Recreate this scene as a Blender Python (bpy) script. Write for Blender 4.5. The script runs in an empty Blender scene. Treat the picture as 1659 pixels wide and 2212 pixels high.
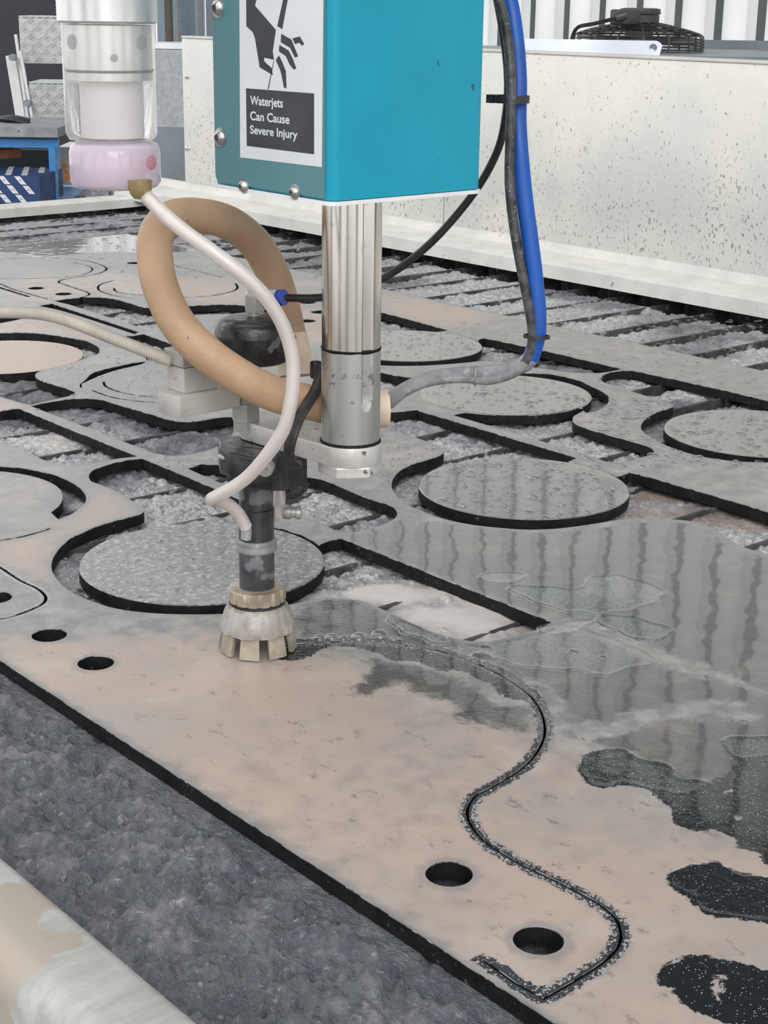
import bpy, bmesh, math, random
import numpy as np
from mathutils import Vector, Matrix
from mathutils.geometry import delaunay_2d_cdt
random.seed(7); rng = np.random.default_rng(7)
S = bpy.context.scene
COL = S.collection

# ------------------------------------------------------------------ camera
W, H = 1659, 2212
CX, CY, F, HC = 829.5, 1106.0, 3400.0, 0.5
_t = math.tan(math.radians(0.8))
_hy = -36 + _t*(CX+2235)
_n = np.array([-_t, 1.0, -(_hy-CY)/F]); _n /= np.linalg.norm(_n)
_Z = -_n
_Y = np.array([-2235-CX, -36-CY, F]); _Y /= np.linalg.norm(_Y); _Y -= _Y.dot(_Z)*_Z; _Y /= np.linalg.norm(_Y)
_X = np.cross(_Y, _Z)
R3 = np.array([_X, _Y, _Z])            # image axes (right, down, forward) -> world
cam_d = bpy.data.cameras.new('camera'); cam = bpy.data.objects.new('camera', cam_d); COL.objects.link(cam)
cam_d.sensor_fit = 'VERTICAL'; cam_d.sensor_height = 36.0; cam_d.lens = F/H*36.0
cam_d.clip_start = 0.02; cam_d.clip_end = 200
m = Matrix(((R3[0][0], -R3[0][1], -R3[0][2], 0), (R3[1][0], -R3[1][1], -R3[1][2], 0), (R3[2][0], -R3[2][1], -R3[2][2], HC), (0, 0, 0, 1)))
cam.matrix_world = m
S.camera = cam
# ------------------------------------------------------------------ world, sun, exposure
w = bpy.data.worlds.new('world'); S.world = w; w.use_nodes = True
nt = w.node_tree; bg = nt.nodes['Background']
tc = nt.nodes.new('ShaderNodeTexCoord'); sx = nt.nodes.new('ShaderNodeSeparateXYZ'); rp = nt.nodes.new('ShaderNodeValToRGB')
nt.links.new(tc.outputs['Generated'], sx.inputs[0]); nt.links.new(sx.outputs['Z'], rp.inputs[0]); nt.links.new(rp.outputs[0], bg.inputs[0])
rp.color_ramp.elements[0].position = 0.0; rp.color_ramp.elements[0].color = (0.84, 0.84, 0.84, 1)
rp.color_ramp.elements[1].position = 0.6; rp.color_ramp.elements[1].color = (1.0, 0.995, 0.985, 1)
bg.inputs[1].default_value = 1.25
sd = bpy.data.lights.new('sun', 'SUN'); sun = bpy.data.objects.new('sun', sd); COL.objects.link(sun)
sd.energy = 1.35; sd.angle = math.radians(40); sd.color = (1.0, 0.98, 0.95)
sun.rotation_euler = Vector((0.45, 0.75, -0.48)).to_track_quat('-Z', 'Y').to_euler()
vs = S.view_settings; vs.view_transform = 'Standard'; vs.look = 'None'; vs.gamma = 1.0; vs.use_curve_mapping = False; vs.exposure = 0.3

# ------------------------------------------------------------------ calibration helpers (photo pixel -> place in the world)
def ray(px, py): return R3 @ np.array([(px-CX)/F, (py-CY)/F, 1.0])
def P(px, py, z=0.0):
    d = ray(px, py); return np.array([0, 0, HC]) + d*((z-HC)/d[2])
def at(px, py, dep): return np.array([0, 0, HC]) + ray(px, py)*dep
def atX(px, py, x0):
    d = ray(px, py); return np.array([0, 0, HC]) + d*(x0/d[0])
def atY(px, py, y0):
    d = ray(px, py); return np.array([0, 0, HC]) + d*(y0/d[1])
def prj(p):
    c = R3.T @ (np.array(p, float)-[0, 0, HC]); return CX+F*c[0]/c[2], CY+F*c[1]/c[2], c[2]
def zon(py, x, y):       # height on the vertical through x, y that shows at image row py
    lo, hi = -0.5, 1.2
    for _ in range(50):
        mid = (lo+hi)/2
        if prj((x, y, mid))[1] > py: lo = mid
        else: hi = mid
    return lo

# ------------------------------------------------------------------ material helpers
class NB:
    def __init__(s, name):
        s.m = bpy.data.materials.new(name); s.m.use_nodes = True; s.t = s.m.node_tree
        s.p = s.t.nodes['Principled BSDF']; s.out = s.t.nodes['Material Output']
    def n(s, typ, **kw):
        nd = s.t.nodes.new(typ)
        for k, v in kw.items(): setattr(nd, k, v)
        return nd
    def l(s, a, b): s.t.links.new(a, b)
    def val(s, x, sock):
        if hasattr(x, 'is_output'): s.l(x, sock)
        elif isinstance(x, tuple) and len(x) == 3 and sock.type == 'RGBA': sock.default_value = (*x, 1)
        else: sock.default_value = x
    def obj(s):
        if not hasattr(s, '_tc'): s._tc = s.n('ShaderNodeTexCoord')
        return s._tc.outputs['Object']
    def geo(s):
        if not hasattr(s, '_g'): s._g = s.n('ShaderNodeNewGeometry')
        return s._g.outputs['Position']
    def mapp(s, vec, scale):
        mp = s.n('ShaderNodeMapping'); s.l(vec, mp.inputs[0]); mp.inputs['Scale'].default_value = scale; return mp.outputs[0]
    def noise(s, scale, detail=4, rough=0.55, vec=None, dist=0.0, col=False):
        nd = s.n('ShaderNodeTexNoise'); s.l(vec if vec is not None else s.geo(), nd.inputs['Vector'])
        nd.inputs['Scale'].default_value = scale; nd.inputs['Detail'].default_value = detail
        nd.inputs['Roughness'].default_value = rough; nd.inputs['Distortion'].default_value = dist
        return nd.outputs['Color' if col else 'Fac']
    def voro(s, scale, vec=None, feature='F1', out='Distance'):
        nd = s.n('ShaderNodeTexVoronoi', feature=feature); s.l(vec if vec is not None else s.geo(), nd.inputs['Vector'])
        nd.inputs['Scale'].default_value = scale; return nd.outputs[out]
    def math(s, op, a, b=0.0, c=0.0, clamp=False):
        nd = s.n('ShaderNodeMath', operation=op, use_clamp=clamp)
        s.val(a, nd.inputs[0]); s.val(b, nd.inputs[1]); s.val(c, nd.inputs[2]); return nd.outputs[0]
    def ramp(s, fac, a, b, lo=0.0, hi=1.0):
        nd = s.n('ShaderNodeMapRange', interpolation_type='SMOOTHSTEP'); s.val(fac, nd.inputs[0])
        nd.inputs[1].default_value = a; nd.inputs[2].default_value = b; nd.inputs[3].default_value = lo; nd.inputs[4].default_value = hi
        return nd.outputs[0]
    def mix(s, fac, a, b):
        nd = s.n('ShaderNodeMix', data_type='RGBA'); s.val(fac, nd.inputs[0]); s.val(a, nd.inputs[6]); s.val(b, nd.inputs[7]); return nd.outputs[2]
    def attr(s, name):
        nd = s.n('ShaderNodeAttribute', attribute_name=name); return nd.outputs['Fac']
    def bump(s, h, dist=0.001, strength=1.0, normal=None):
        nd = s.n('ShaderNodeBump'); s.val(h, nd.inputs['Height']); nd.inputs['Distance'].default_value = dist
        nd.inputs['Strength'].default_value = strength
        if normal is not None: s.l(normal, nd.inputs['Normal'])
        return nd.outputs[0]
    def set(s, **kw):
        nm = dict(color='Base Color', rough='Roughness', metal='Metallic', normal='Normal', coat='Coat Weight', coatr='Coat Roughness', spec='Specular IOR Level', ior='IOR', trans='Transmission Weight', coatn='Coat Normal', sub='Subsurface Weight', aniso='Anisotropic')
        for k, v in kw.items(): s.val(v, s.p.inputs[nm[k]])
        return s

def simple(name, col, rough=0.5, metal=0.0, var=0.08, scale=30, bump=0.0, bscale=120, spots=None, coat=0.0, obj=False):
    b = NB(name)
    v = b.noise(scale, 5)
    dark = tuple(c*(1-2.2*var) for c in col); light = tuple(min(1, c*(1+2.2*var)) for c in col)
    c = b.mix(b.ramp(v, 0.3, 0.7), dark, light)
    if spots:
        sp_col, sp_scale, sp_thr = spots
        s1 = b.noise(sp_scale, 3, 0.6)
        c = b.mix(b.ramp(s1, sp_thr, sp_thr+0.04), c, sp_col)
    b.set(color=c, metal=metal, coat=coat)
    b.set(rough=b.ramp(b.noise(scale*1.7, 4), 0.3, 0.7, max(0, rough-0.08), min(1, rough+0.1)))
    if bump: b.set(normal=b.bump(b.noise(bscale, 5), bump))
    return b.m

def water_mat(name, tint=(1, 1, 1), bump=0.0002, bscale=150, milky=0.0, mcol=(.6, .6, .6), fr=1.33, back=1.0):
    b = NB(name)
    tr = b.n('ShaderNodeBsdfTransparent'); tr.inputs[0].default_value = (*tint, 1)
    gl = b.n('ShaderNodeBsdfGlossy'); gl.inputs['Roughness'].default_value = 0.03; gl.inputs[0].default_value = (1, 1, 1, 1)
    nrm = b.bump(b.noise(bscale, 3), bump) if bump else None
    f = b.n('ShaderNodeFresnel'); f.inputs[0].default_value = fr
    if nrm is not None: b.l(nrm, f.inputs[1]); b.l(nrm, gl.inputs['Normal'])
    base = tr.outputs[0]
    if milky > 0:
        df = b.n('ShaderNodeBsdfDiffuse'); df.inputs[0].default_value = (*mcol, 1)
        m1 = b.n('ShaderNodeMixShader'); m1.inputs[0].default_value = milky; b.l(tr.outputs[0], m1.inputs[1]); b.l(df.outputs[0], m1.inputs[2]); base = m1.outputs[0]
    g = b.n('ShaderNodeNewGeometry'); fac = b.math('MULTIPLY', f.outputs[0], b.math('SUBTRACT', 1.0, b.math('MULTIPLY', g.outputs['Backfacing'], back)))   # no total reflection on the way out
    mx = b.n('ShaderNodeMixShader'); b.l(fac, mx.inputs[0]); b.l(base, mx.inputs[1]); b.l(gl.outputs[0], mx.inputs[2])
    b.l(mx.outputs[0], b.out.inputs[0]); return b.m

# ------------------------------------------------------------------ mesh helpers
def tag(o, label=None, cat=None, group=None, kind=None):
    if label: o['label'] = label
    if cat: o['category'] = cat
    if group: o['group'] = group
    if kind: o['kind'] = kind
    return o
def link(name, me, mat=None, parent=None, smooth=None):
    o = bpy.data.objects.new(name, me); COL.objects.link(o)
    if mat is not None: me.materials.append(mat)
    if parent is not None: o.parent = parent
    if smooth is not None:
        me.polygons.foreach_set('use_smooth', [True]*len(me.polygons))
        if smooth < 180:
            bm = bmesh.new(); bm.from_mesh(me)
            ang = math.radians(smooth)
            for e in bm.edges:
                if len(e.link_faces) == 2 and e.calc_face_angle(0) > ang: e.smooth = False
                elif len(e.link_faces) != 2: e.smooth = False
            bm.to_mesh(me); bm.free()
    return o
def mk(name, V, Fc, mat=None, parent=None, smooth=None, recalc=True):
    me = bpy.data.meshes.new(name); me.from_pydata([tuple(map(float, v)) for v in V], [], Fc); me.update()
    if recalc:
        bm = bmesh.new(); bm.from_mesh(me); bmesh.ops.recalc_face_normals(bm, faces=bm.faces); bm.to_mesh(me); bm.free()
    return link(name, me, mat, parent, smooth)
def empty(name, loc=(0, 0, 0)):
    o = bpy.data.objects.new(name, None); COL.objects.link(o); o.location = loc; o.empty_display_size = 0.02; return o
def keep(child, parent):       # parent without moving
    child.parent = parent
    child.matrix_parent_inverse = Matrix.Translation(-Vector(parent.location))
    return child
class MB:
    def __init__(s): s.V = []; s.F = []
    def add(s, V, Fc):
        k = len(s.V); s.V += [tuple(map(float, v)) for v in V]; s.F += [tuple(i+k for i in f) for f in Fc]; return s
    def box(s, c, d, rot=None):
        c = np.array(c, float); d = np.array(d, float)/2
        V = [np.array([x*d[0], y*d[1], z*d[2]]) for x in (-1, 1) for y in (-1, 1) for z in (-1, 1)]
        if rot is not None: V = [np.array(rot @ Vector(v)) for v in V]
        V = [v+c for v in V]
        return s.add(V, [(0, 1, 3, 2), (4, 6, 7, 5), (0, 4, 5, 1), (2, 3, 7, 6), (0, 2, 6, 4), (1, 5, 7, 3)])
    def rbox(s, lo, hi, r=0.002, seg=2):
        bm = bmesh.new(); bmesh.ops.create_cube(bm, size=1)
        lo = np.array(lo, float); hi = np.array(hi, float)
        for v in bm.verts: v.co = Vector(tuple((lo+hi)/2 + np.array(v.co)*(hi-lo)))
        bmesh.ops.bevel(bm, geom=bm.edges[:], offset=r, segments=seg, profile=0.5, affect='EDGES')
        bm.verts.index_update()
        s.add([tuple(v.co) for v in bm.verts], [tuple(v.index for v in f.verts) for f in bm.faces]); bm.free(); return s
    def prism(s, pts, z0, z1, holes=None):
        n = len(pts); V = [(x, y, z0) for x, y in pts] + [(x, y, z1) for x, y in pts]
        Fc = [tuple(range(n))[::-1], tuple(range(n, 2*n))] + [(i, (i+1) % n, n+(i+1) % n, n+i) for i in range(n)]
        return s.add(V, Fc)
    def lathe(s, prof, c=(0, 0, 0), seg=48, axis=None, rfun=None):
        # prof: list of (r, z); closes at r = 0 ends
        V = []; Fc = []; n = len(prof)
        for i, (r, z) in enumerate(prof):
            for k in range(seg):
                a = 2*math.pi*k/seg; rr = r*(rfun(a, z) if rfun else 1)
                V.append((rr*math.cos(a), rr*math.sin(a), z))
        for i in range(n-1):
            for k in range(seg):
                a = i*seg+k; b = i*seg+(k+1) % seg
                Fc.append((a, b, b+seg, a+seg))
        Fc.append(tuple(range(seg))[::-1]); Fc.append(tuple(range((n-1)*seg, n*seg)))
        if axis is not None:
            q = Vector((0, 0, 1)).rotation_difference(Vector(axis)); V = [q @ Vector(v) for v in V]
        V = [(v[0]+c[0], v[1]+c[1], v[2]+c[2]) for v in V]
        return s.add(V, Fc)
    def sweep(s, path, rad, seg=16, cap=True, flat=1.0):
        path = np.array(path, float); n = len(path)
        T = np.gradient(path, axis=0); T /= np.linalg.norm(T, axis=1)[:, None]
        up = np.array([0, 0, 1.0]) if abs(T[0][2]) < .9 else np.array([1.0, 0, 0])
        N = np.cross(T[0], up); N /= np.linalg.norm(N); V = []
        for i in range(n):
            N = N - N.dot(T[i])*T[i]; N /= np.linalg.norm(N); B = np.cross(T[i], N)
            r = rad[i] if hasattr(rad, '__len__') else rad
            for k in range(seg):
                a = 2*math.pi*k/seg; V.append(path[i] + r*(math.cos(a)*N + flat*math.sin(a)*B))
        Fc = [(i*seg+k, i*seg+(k+1) % seg, (i+1)*seg+(k+1) % seg, (i+1)*seg+k) for i in range(n-1) for k in range(seg)]
        if cap: Fc += [tuple(range(seg))[::-1], tuple(range((n-1)*seg, n*seg))]
        return s.add(V, Fc)
    def build(s, name, mat=None, parent=None, smooth=None):
        o = mk(name, s.V, s.F, mat, None, smooth)
        if parent is not None: keep(o, parent)
        return o
def spline(pts, step, closed=False):
    """Catmull-Rom through points of any dimension, resampled about every step."""
    p = np.array(pts, float); n = len(p); out = []
    rngi = range(n) if closed else range(n-1)
    for i in rngi:
        if closed: a, b, c, d = p[(i-1) % n], p[i], p[(i+1) % n], p[(i+2) % n]
        else: a, b, c, d = p[max(i-1, 0)], p[i], p[i+1], p[min(i+2, n-1)]
        L = max(2, int(math.ceil(np.linalg.norm(c-b)/step)))
        # centripetal
        def tj(ti, u, v): return ti + max(np.linalg.norm(v-u), 1e-9)**0.5
        t0 = 0; t1 = tj(t0, a, b) if np.linalg.norm(b-a) > 1e-9 else 0; t2 = tj(t1, b, c); t3 = tj(t2, c, d) if np.linalg.norm(d-c) > 1e-9 else t2
        for k in range(L):
            t = t1+(t2-t1)*k/L
            A1 = (t1-t)/(t1-t0)*a+(t-t0)/(t1-t0)*b if t1 > t0 else b
            A2 = (t2-t)/(t2-t1)*b+(t-t1)/(t2-t1)*c
            A3 = (t3-t)/(t3-t2)*c+(t-t2)/(t3-t2)*d if t3 > t2 else c
            B1 = (t2-t)/(t2-t0)*A1+(t-t0)/(t2-t0)*A2; B2 = (t3-t)/(t3-t1)*A2+(t-t1)/(t3-t1)*A3
            out.append((t2-t)/(t2-t1)*B1+(t-t1)/(t2-t1)*B2)
    if not closed: out.append(p[-1])
    return np.array(out)

# numpy gradient-free fractal noise
def vnoise(x, y, seed=0):
    xi = np.floor(x).astype(np.int64); yi = np.floor(y).astype(np.int64); xf = x-xi; yf = y-yi
    def h(a, b):
        v = (a*374761393 + b*668265263 + seed*982451653) & 0xffffffff
        v = ((v ^ (v >> 13))*1274126177) & 0xffffffff
        return ((v ^ (v >> 16)) & 0xffff)/65535.0
    u = xf*xf*(3-2*xf); v = yf*yf*(3-2*yf)
    return (h(xi, yi)*(1-u)+h(xi+1, yi)*u)*(1-v)+(h(xi, yi+1)*(1-u)+h(xi+1, yi+1)*u)*v
def fbm(x, y, sc, octv=4, seed=0, g=0.5):
    r = 0; a = 1; tot = 0
    for o in range(octv): r = r+a*vnoise(x*sc*2**o+17.3*o, y*sc*2**o+5.1*o, seed+o); tot += a; a *= g
    return r/tot

# ------------------------------------------------------------------ materials
def sheet_material(name, base='sheet', tone=1.0):
    b = NB(name); pos = b.geo()
    # warm slurry film, grey film, clean wet metal, kerf halo
    n1 = b.noise(6, 5); n2 = b.noise(45, 5, 0.6); n3 = b.noise(260, 3, 0.6)
    warm = b.mix(b.ramp(n1, 0.35, 0.65), (0.36*tone, 0.315*tone, 0.285*tone), (0.43*tone, 0.335*tone, 0.29*tone))
    grey = b.mix(b.ramp(n2, 0.3, 0.7), (0.17*tone, 0.172*tone, 0.175*tone), (0.33*tone, 0.33*tone, 0.325*tone))
    pk = b.attr('pink')
    lo = b.math('MULTIPLY', b.math('SUBTRACT', b.noise(3.2, 5, .6, dist=.8), 0.56), 1.7)
    c = b.mix(b.math('ADD', b.math('ADD', pk, lo), b.math('MULTIPLY', b.math('SUBTRACT', n2, 0.5), 0.9), clamp=True), grey, warm)
    c = b.mix(b.ramp(b.noise(75, 5, 0.75, vec=b.mapp(pos, (1.0, .55, 1))), 0.585, 0.68, 0, 0.75), c, (0.17, 0.14, 0.125))       # soot specks
    c = b.mix(b.ramp(b.noise(230, 5, 0.75), 0.60, 0.70, 0, 0.55), c, (0.20, 0.165, 0.15))
    c = b.mix(b.ramp(b.noise(5, 6, .6, dist=1.2), .52, .66, 0, .35), c, (0.50, 0.45, 0.41))
    c = b.mix(b.ramp(n3, 0.55, 0.75, 0, 0.22), c, (0.52, 0.47, 0.44))
    wn = b.math('MULTIPLY', b.math('SUBTRACT', b.noise(38, 5, 0.65, dist=0.8), 0.5), 0.030)
    fm = b.ramp(b.math('ADD', b.attr('film'), b.math('MULTIPLY', wn, 1.6)), -0.006, 0.008)
    c = b.mix(fm, c, b.mix(b.ramp(b.noise(16, 6, .7, dist=.6), .5, .68, 0, .75), b.mix(n2, (0.05, 0.056, 0.055), (0.12, 0.124, 0.118)), (0.17, 0.148, 0.125)))
    wm = b.ramp(b.math('ADD', b.attr('wet'), b.math('MULTIPLY', b.math('SUBTRACT', b.noise(110, 6, 0.75, dist=.7), 0.42), 0.017)), -0.0006, 0.0008)
    kd = b.math('ADD', b.attr('kerf'), b.math('MULTIPLY', b.math('SUBTRACT', b.noise(170, 5, 0.7), 0.56), 0.015))
    km = b.ramp(kd, 0.0038, 0.0048, 1, 0)
    ed = b.ramp(b.math('ADD', b.attr('edge'), b.math('MULTIPLY', b.math('SUBTRACT', b.noise(90, 4, 0.6), 0.5), 0.012)), 0.002, 0.008, 0.55, 0)
    c = b.mix(ed, c, (0.20, 0.205, 0.21))
    c = b.mix(wm, c, b.mix(b.ramp(b.voro(420), 0.10, 0.2), (0.55, 0.58, 0.6), (0.018, 0.021, 0.024)))
    c = b.mix(km, c, b.mix(b.ramp(b.voro(380), 0.12, 0.22), (0.5, 0.52, 0.53), (0.05, 0.054, 0.06)))
    b.set(color=c)
    wet = b.math('MAXIMUM', wm, km)
    glossy = b.math('MAXIMUM', wet, fm)
    r = b.mix(glossy, b.ramp(n2, 0.3, 0.7, 0.30, 0.55), (0.10, 0.10, 0.10))
    b.set(rough=r, spec=0.5)
    b.set(coat=b.math('ADD', b.math('MULTIPLY', glossy, 0.5), .4), coatr=b.ramp(glossy, 0, 1, .28, .03))
    hb = b.math('ADD', b.math('MULTIPLY', n3, 0.5), b.math('MULTIPLY', n2, 1.2))
    nrm = b.bump(hb, 0.0006, 0.55)
    b.set(normal=nrm)
    cn = b.bump(b.noise(14, 2), 0.0015, 0.25); b.set(coatn=cn)
    return b.m
M = {}
M['sheet'] = sheet_material('slurry filmed steel')
def disc_material(name, pink, gloss, foam):
    b = NB(name); n1 = b.noise(9, 5); n2 = b.noise(70, 5, 0.65); n3 = b.noise(300, 3)
    g = b.mix(b.ramp(n2, 0.3, 0.7), (0.055, 0.058, 0.062), (0.15, 0.153, 0.157))
    pkc = b.mix(n2, (0.42, 0.33, 0.29), (0.50, 0.40, 0.355))
    c = b.mix(b.ramp(b.math('ADD', n1, pink-0.5), 0.42, 0.58), g, pkc)
    fo = b.ramp(b.noise(160, 5, 0.75), 0.5, 0.62, 0, foam)
    c = b.mix(fo, c, (0.52, 0.53, 0.55))
    b.set(color=c, rough=b.ramp(n2, 0.3, 0.7, 0.5-0.4*gloss, 0.65-0.45*gloss), coat=gloss, coatr=0.04)
    b.set(normal=b.bump(b.math('ADD', n2, b.math('MULTIPLY', b.noise(180, 5, 0.75), 2*foam)), 0.0012, 0.5), coatn=b.bump(b.noise(18, 2), 0.001, 0.2))
    return b.m
M['disc_wet'] = disc_material('wet steel disc top', -0.35, 0.9, 0.05)
M['disc_mud'] = disc_material('slurry filmed disc top', 0.10, 0.7, 0.6)
M['disc_pink'] = disc_material('rust pink disc top', 0.75, 0.2, 0.15)
M['cut'] = simple('dark cut steel edge', (0.009, 0.009, 0.010), 0.6, 0.0, 0.2, 60, 0.0008, 200, spots=((0.07, 0.07, 0.075), 150, 0.66)); M['cut'].node_tree.nodes['Principled BSDF'].inputs['Specular IOR Level'].default_value = .2  # shade of the backlit cut walls put into a near-black colour
M['lip'] = simple('worn cut lip with painted glint', (0.42, 0.42, 0.42), 0.35, 0.3, 0.3, 60, spots=((0.05, 0.05, 0.05), 70, 0.52))  # worn lip, with the edge's glint painted as a pale colour
def slurry_mat():
    b = NB('wet grey slurry'); n1 = b.noise(25, 5, 0.6); n2 = b.noise(150, 5, 0.7, dist=0.5); n3 = b.noise(420, 3, 0.6)
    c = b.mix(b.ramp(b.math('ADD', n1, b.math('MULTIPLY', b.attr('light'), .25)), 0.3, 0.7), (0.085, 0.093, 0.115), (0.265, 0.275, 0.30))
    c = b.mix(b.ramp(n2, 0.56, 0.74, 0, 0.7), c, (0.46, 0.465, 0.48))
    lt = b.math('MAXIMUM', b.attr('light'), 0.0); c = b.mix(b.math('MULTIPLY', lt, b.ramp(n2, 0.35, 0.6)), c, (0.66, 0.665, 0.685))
    c = b.mix(b.attr('pool'), c, b.mix(n1, (0.56, 0.53, 0.53), (0.62, 0.57, 0.54)))
    c = b.mix(b.attr('brown'), c, (0.30, 0.22, 0.175))
    b.set(color=c, rough=b.ramp(n1, 0.3, 0.7, 0.28, 0.5), coat=0.55, coatr=0.12)
    hb = b.math('ADD', b.math('MULTIPLY', n2, 1.0), b.math('MULTIPLY', n3, 0.35))
    amt = b.math('SUBTRACT', 1.0, b.math('MULTIPLY', b.attr('pool'), 0.88))
    nrm = b.bump(b.math('MULTIPLY', hb, amt), 0.0060, 0.85)
    b.set(normal=nrm, coatn=b.bump(b.math('MULTIPLY', hb, amt), 0.0045, 0.9)); return b.m
M['slurry'] = slurry_mat()
M['slat'] = simple('dark slat steel', (0.05, 0.05, 0.053), 0.5, 0, 0.25, 40, 0.001, 150, spots=((0.25, 0.25, 0.26), 45, 0.6))
M['galv'] = simple('spattered galvanised sheet', (0.56, 0.56, 0.545), 0.42, 0.25, 0.05, 8, 0.0002, 60)
def panel_mat():
    b = NB('speckled galvanised splash panel'); v = b.mapp(b.geo(), (1, 1, 1))
    n1 = b.noise(3.5, 5, 0.6); c = b.mix(b.ramp(n1, 0.3, 0.7), (0.60, 0.61, 0.585), (0.76, 0.74, 0.685))
    sz = b.n('ShaderNodeSeparateXYZ'); b.l(b.geo(), sz.inputs[0])
    low = b.ramp(sz.outputs[2], 0.02, 0.42, 0.045, -0.01)
    s1 = b.math('ADD', b.math('ADD', b.noise(170, 3, 0.65, vec=b.mapp(b.geo(), (1, 1, .7))), low), b.math('MULTIPLY', b.math('SUBTRACT', b.noise(7, 3), .5), .12)); s2 = b.math('ADD', b.noise(28, 6, 0.75), low)
    c = b.mix(b.ramp(s1, 0.635, 0.68, 0, 0.8), c, (0.19, 0.19, 0.19))
    c = b.mix(b.ramp(s2, 0.69, 0.74, 0, 0.8), c, (0.17, 0.17, 0.17))
    c = b.mix(b.ramp(b.noise(9, 4, 0.6, vec=b.mapp(b.geo(), (1, 1, .5))), 0.66, 0.70, 0, 0.45), c, (0.76, 0.74, 0.68))
    c = b.mix(b.ramp(sz.outputs[2], 0.02, 0.10, 0.35, 0.0), c, (0.42, 0.45, 0.45))
    b.set(color=c, rough=b.ramp(n1, .3, .7, .36, .5), metal=0.15, spec=0.5); return b.m
M['panel'] = panel_mat()
M['whiterim'] = simple('white painted tank rim', (0.58, 0.575, 0.55), 0.45, 0, 0.04, 14, 0.0003, 90, spots=((0.3, 0.3, 0.29), 70, 0.68))
def rim_mat():
    b = NB('scuffed grey tank rim'); n1 = b.noise(7, 4, 0.5); n2 = b.noise(60, 6, 0.7, vec=b.mapp(b.geo(), (.25, 1, 1)))
    c = b.mix(b.ramp(n2, .35, .7), (0.33, 0.345, 0.33), (0.46, 0.47, 0.45))
    c = b.mix(b.ramp(n1, .53, .545), c, (0.37, 0.325, 0.28))
    c = b.mix(b.ramp(b.noise(40, 4, .6), .66, .72, 0, .5), c, (.25, .25, .25))
    b.set(color=c, rough=0.45, metal=0.1, normal=b.bump(n2, 0.0004)); return b.m
M['rim'] = rim_mat()
def teal_mat(name, col, sheen=0.0):
    b = NB(name); n1 = b.noise(12, 4)
    c = b.mix(b.ramp(n1, .3, .7), tuple(x*.93 for x in col), tuple(min(1, x*1.05) for x in col))
    c = b.mix(b.ramp(b.noise(95, 2, .5), .735, .75, 0, .85), c, (0.03, 0.07, 0.08))
    c = b.mix(b.ramp(b.noise(110, 2, .5), .775, .79, 0, .6), c, (0.45, 0.65, 0.68))
    if sheen: c = b.mix(sheen, c, (0.34, 0.40, 0.40))
    b.set(color=c, rough=0.42, coat=0.12, coatr=0.2, spec=0.35, normal=b.bump(b.noise(500, 2), 0.0001, .3)); return b.m
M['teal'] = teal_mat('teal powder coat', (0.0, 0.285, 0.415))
M['teal_cover'] = teal_mat('teal cover with painted sheen', (0.02, 0.165, 0.20), 0.2)  # greyed darker copy of the teal: grazing reflection painted into this face
M['white'] = simple('white plate', (0.72, 0.75, 0.77), 0.4, 0, 0.02)
M['sticker'] = simple('white vinyl', (0.66, 0.70, 0.72), 0.35, 0, 0.03, 8)
M['ink'] = simple('black vinyl ink', (0.035, 0.038, 0.045), 0.5, 0, 0.1, 20)
M['ss'] = simple('stainless screw', (0.55, 0.55, 0.54), 0.25, 1.0, 0.08, 60)
def chrome(name, col=(0.74, 0.70, 0.65), r=0.12, dirty=0.3):
    b = NB(name); n = b.noise(40, 4, .6, vec=b.mapp(b.geo(), (1, 1, .12)))
    c = b.mix(b.ramp(n, .35, .7), tuple(x*.86 for x in col), col)
    d = b.ramp(b.noise(55, 6, .7), .58, .64, 0, dirty); c = b.mix(d, c, (0.13, 0.12, 0.12))
    b.set(color=c, metal=b.math('SUBTRACT', 1.0, d), rough=b.ramp(n, .3, .7, r, r+.1), aniso=0.3); return b.m
M['chrome'] = chrome('polished steel shaft', dirty=0.15)
M['shaftlow'] = chrome('mud specked shaft end', (0.58, 0.58, 0.56), .3, 1.0)
M['alu'] = simple('mud specked aluminium', (0.60, 0.59, 0.56), .38, .45, .06, 30, .0002, 200, spots=((.14, .13, .12), 85, .64))
M['alu_clean'] = simple('machined aluminium', (0.72, 0.73, 0.73), .34, 0.8, .04, 12, .00004, 400)
M['dirtyblock'] = simple('mud coated machined block', (0.45, 0.43, 0.41), .55, 0.2, .07, 25, .0003, 200, spots=((.15, .15, .15), 60, .68))
M['blk'] = simple('wet black plastic', (0.014, 0.015, 0.017), .33, 0, .3, 60, .0006, 160, spots=((.10, .105, .11), 45, .6), coat=.2)
M['blkdust'] = simple('dusty black anodised tube', (0.025, 0.028, 0.032), .35, 0, .4, 35, .0003, 150, spots=((.13, .14, .15), 22, .56), coat=.3)
M['grey'] = simple('grey steel fitting', (0.40, 0.395, 0.38), .4, .5, .06, 60)
M['beige'] = simple('beige rubber hose', (0.45, 0.295, 0.185), .5, 0, .07, 14, .0004, 160, spots=((.26, .17, .10), 75, .69))
M['beigecut'] = simple('pale hose end', (0.68, 0.55, 0.42), .55, 0, .06, 30, .0003, 160, spots=((.25, .2, .16), 70, .66))
M['guard'] = simple('mud caked splash guard', (0.31, 0.29, 0.265), .5, 0, .12, 50, .0015, 120, spots=((.36, .36, .36), 60, .5), coat=.25)
M['guardtip'] = simple('tan urethane guard', (0.31, 0.275, 0.215), .4, 0, .12, 60, .0008, 150, coat=.3)
M['tan'] = simple('wet tan collar', (0.30, 0.25, 0.19), .3, 0, .15, 50, .0006, 160, coat=.5)
M['rubber'] = simple('black rubber', (0.018, 0.018, 0.02), .42, 0, .2, 60, .0003, 200)
M['rubberdust'] = simple('dusty black hose', (0.045, 0.045, 0.048), .5, 0, .35, 90, .0005, 200, spots=((.13, .13, .13), 300, .60))
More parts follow.
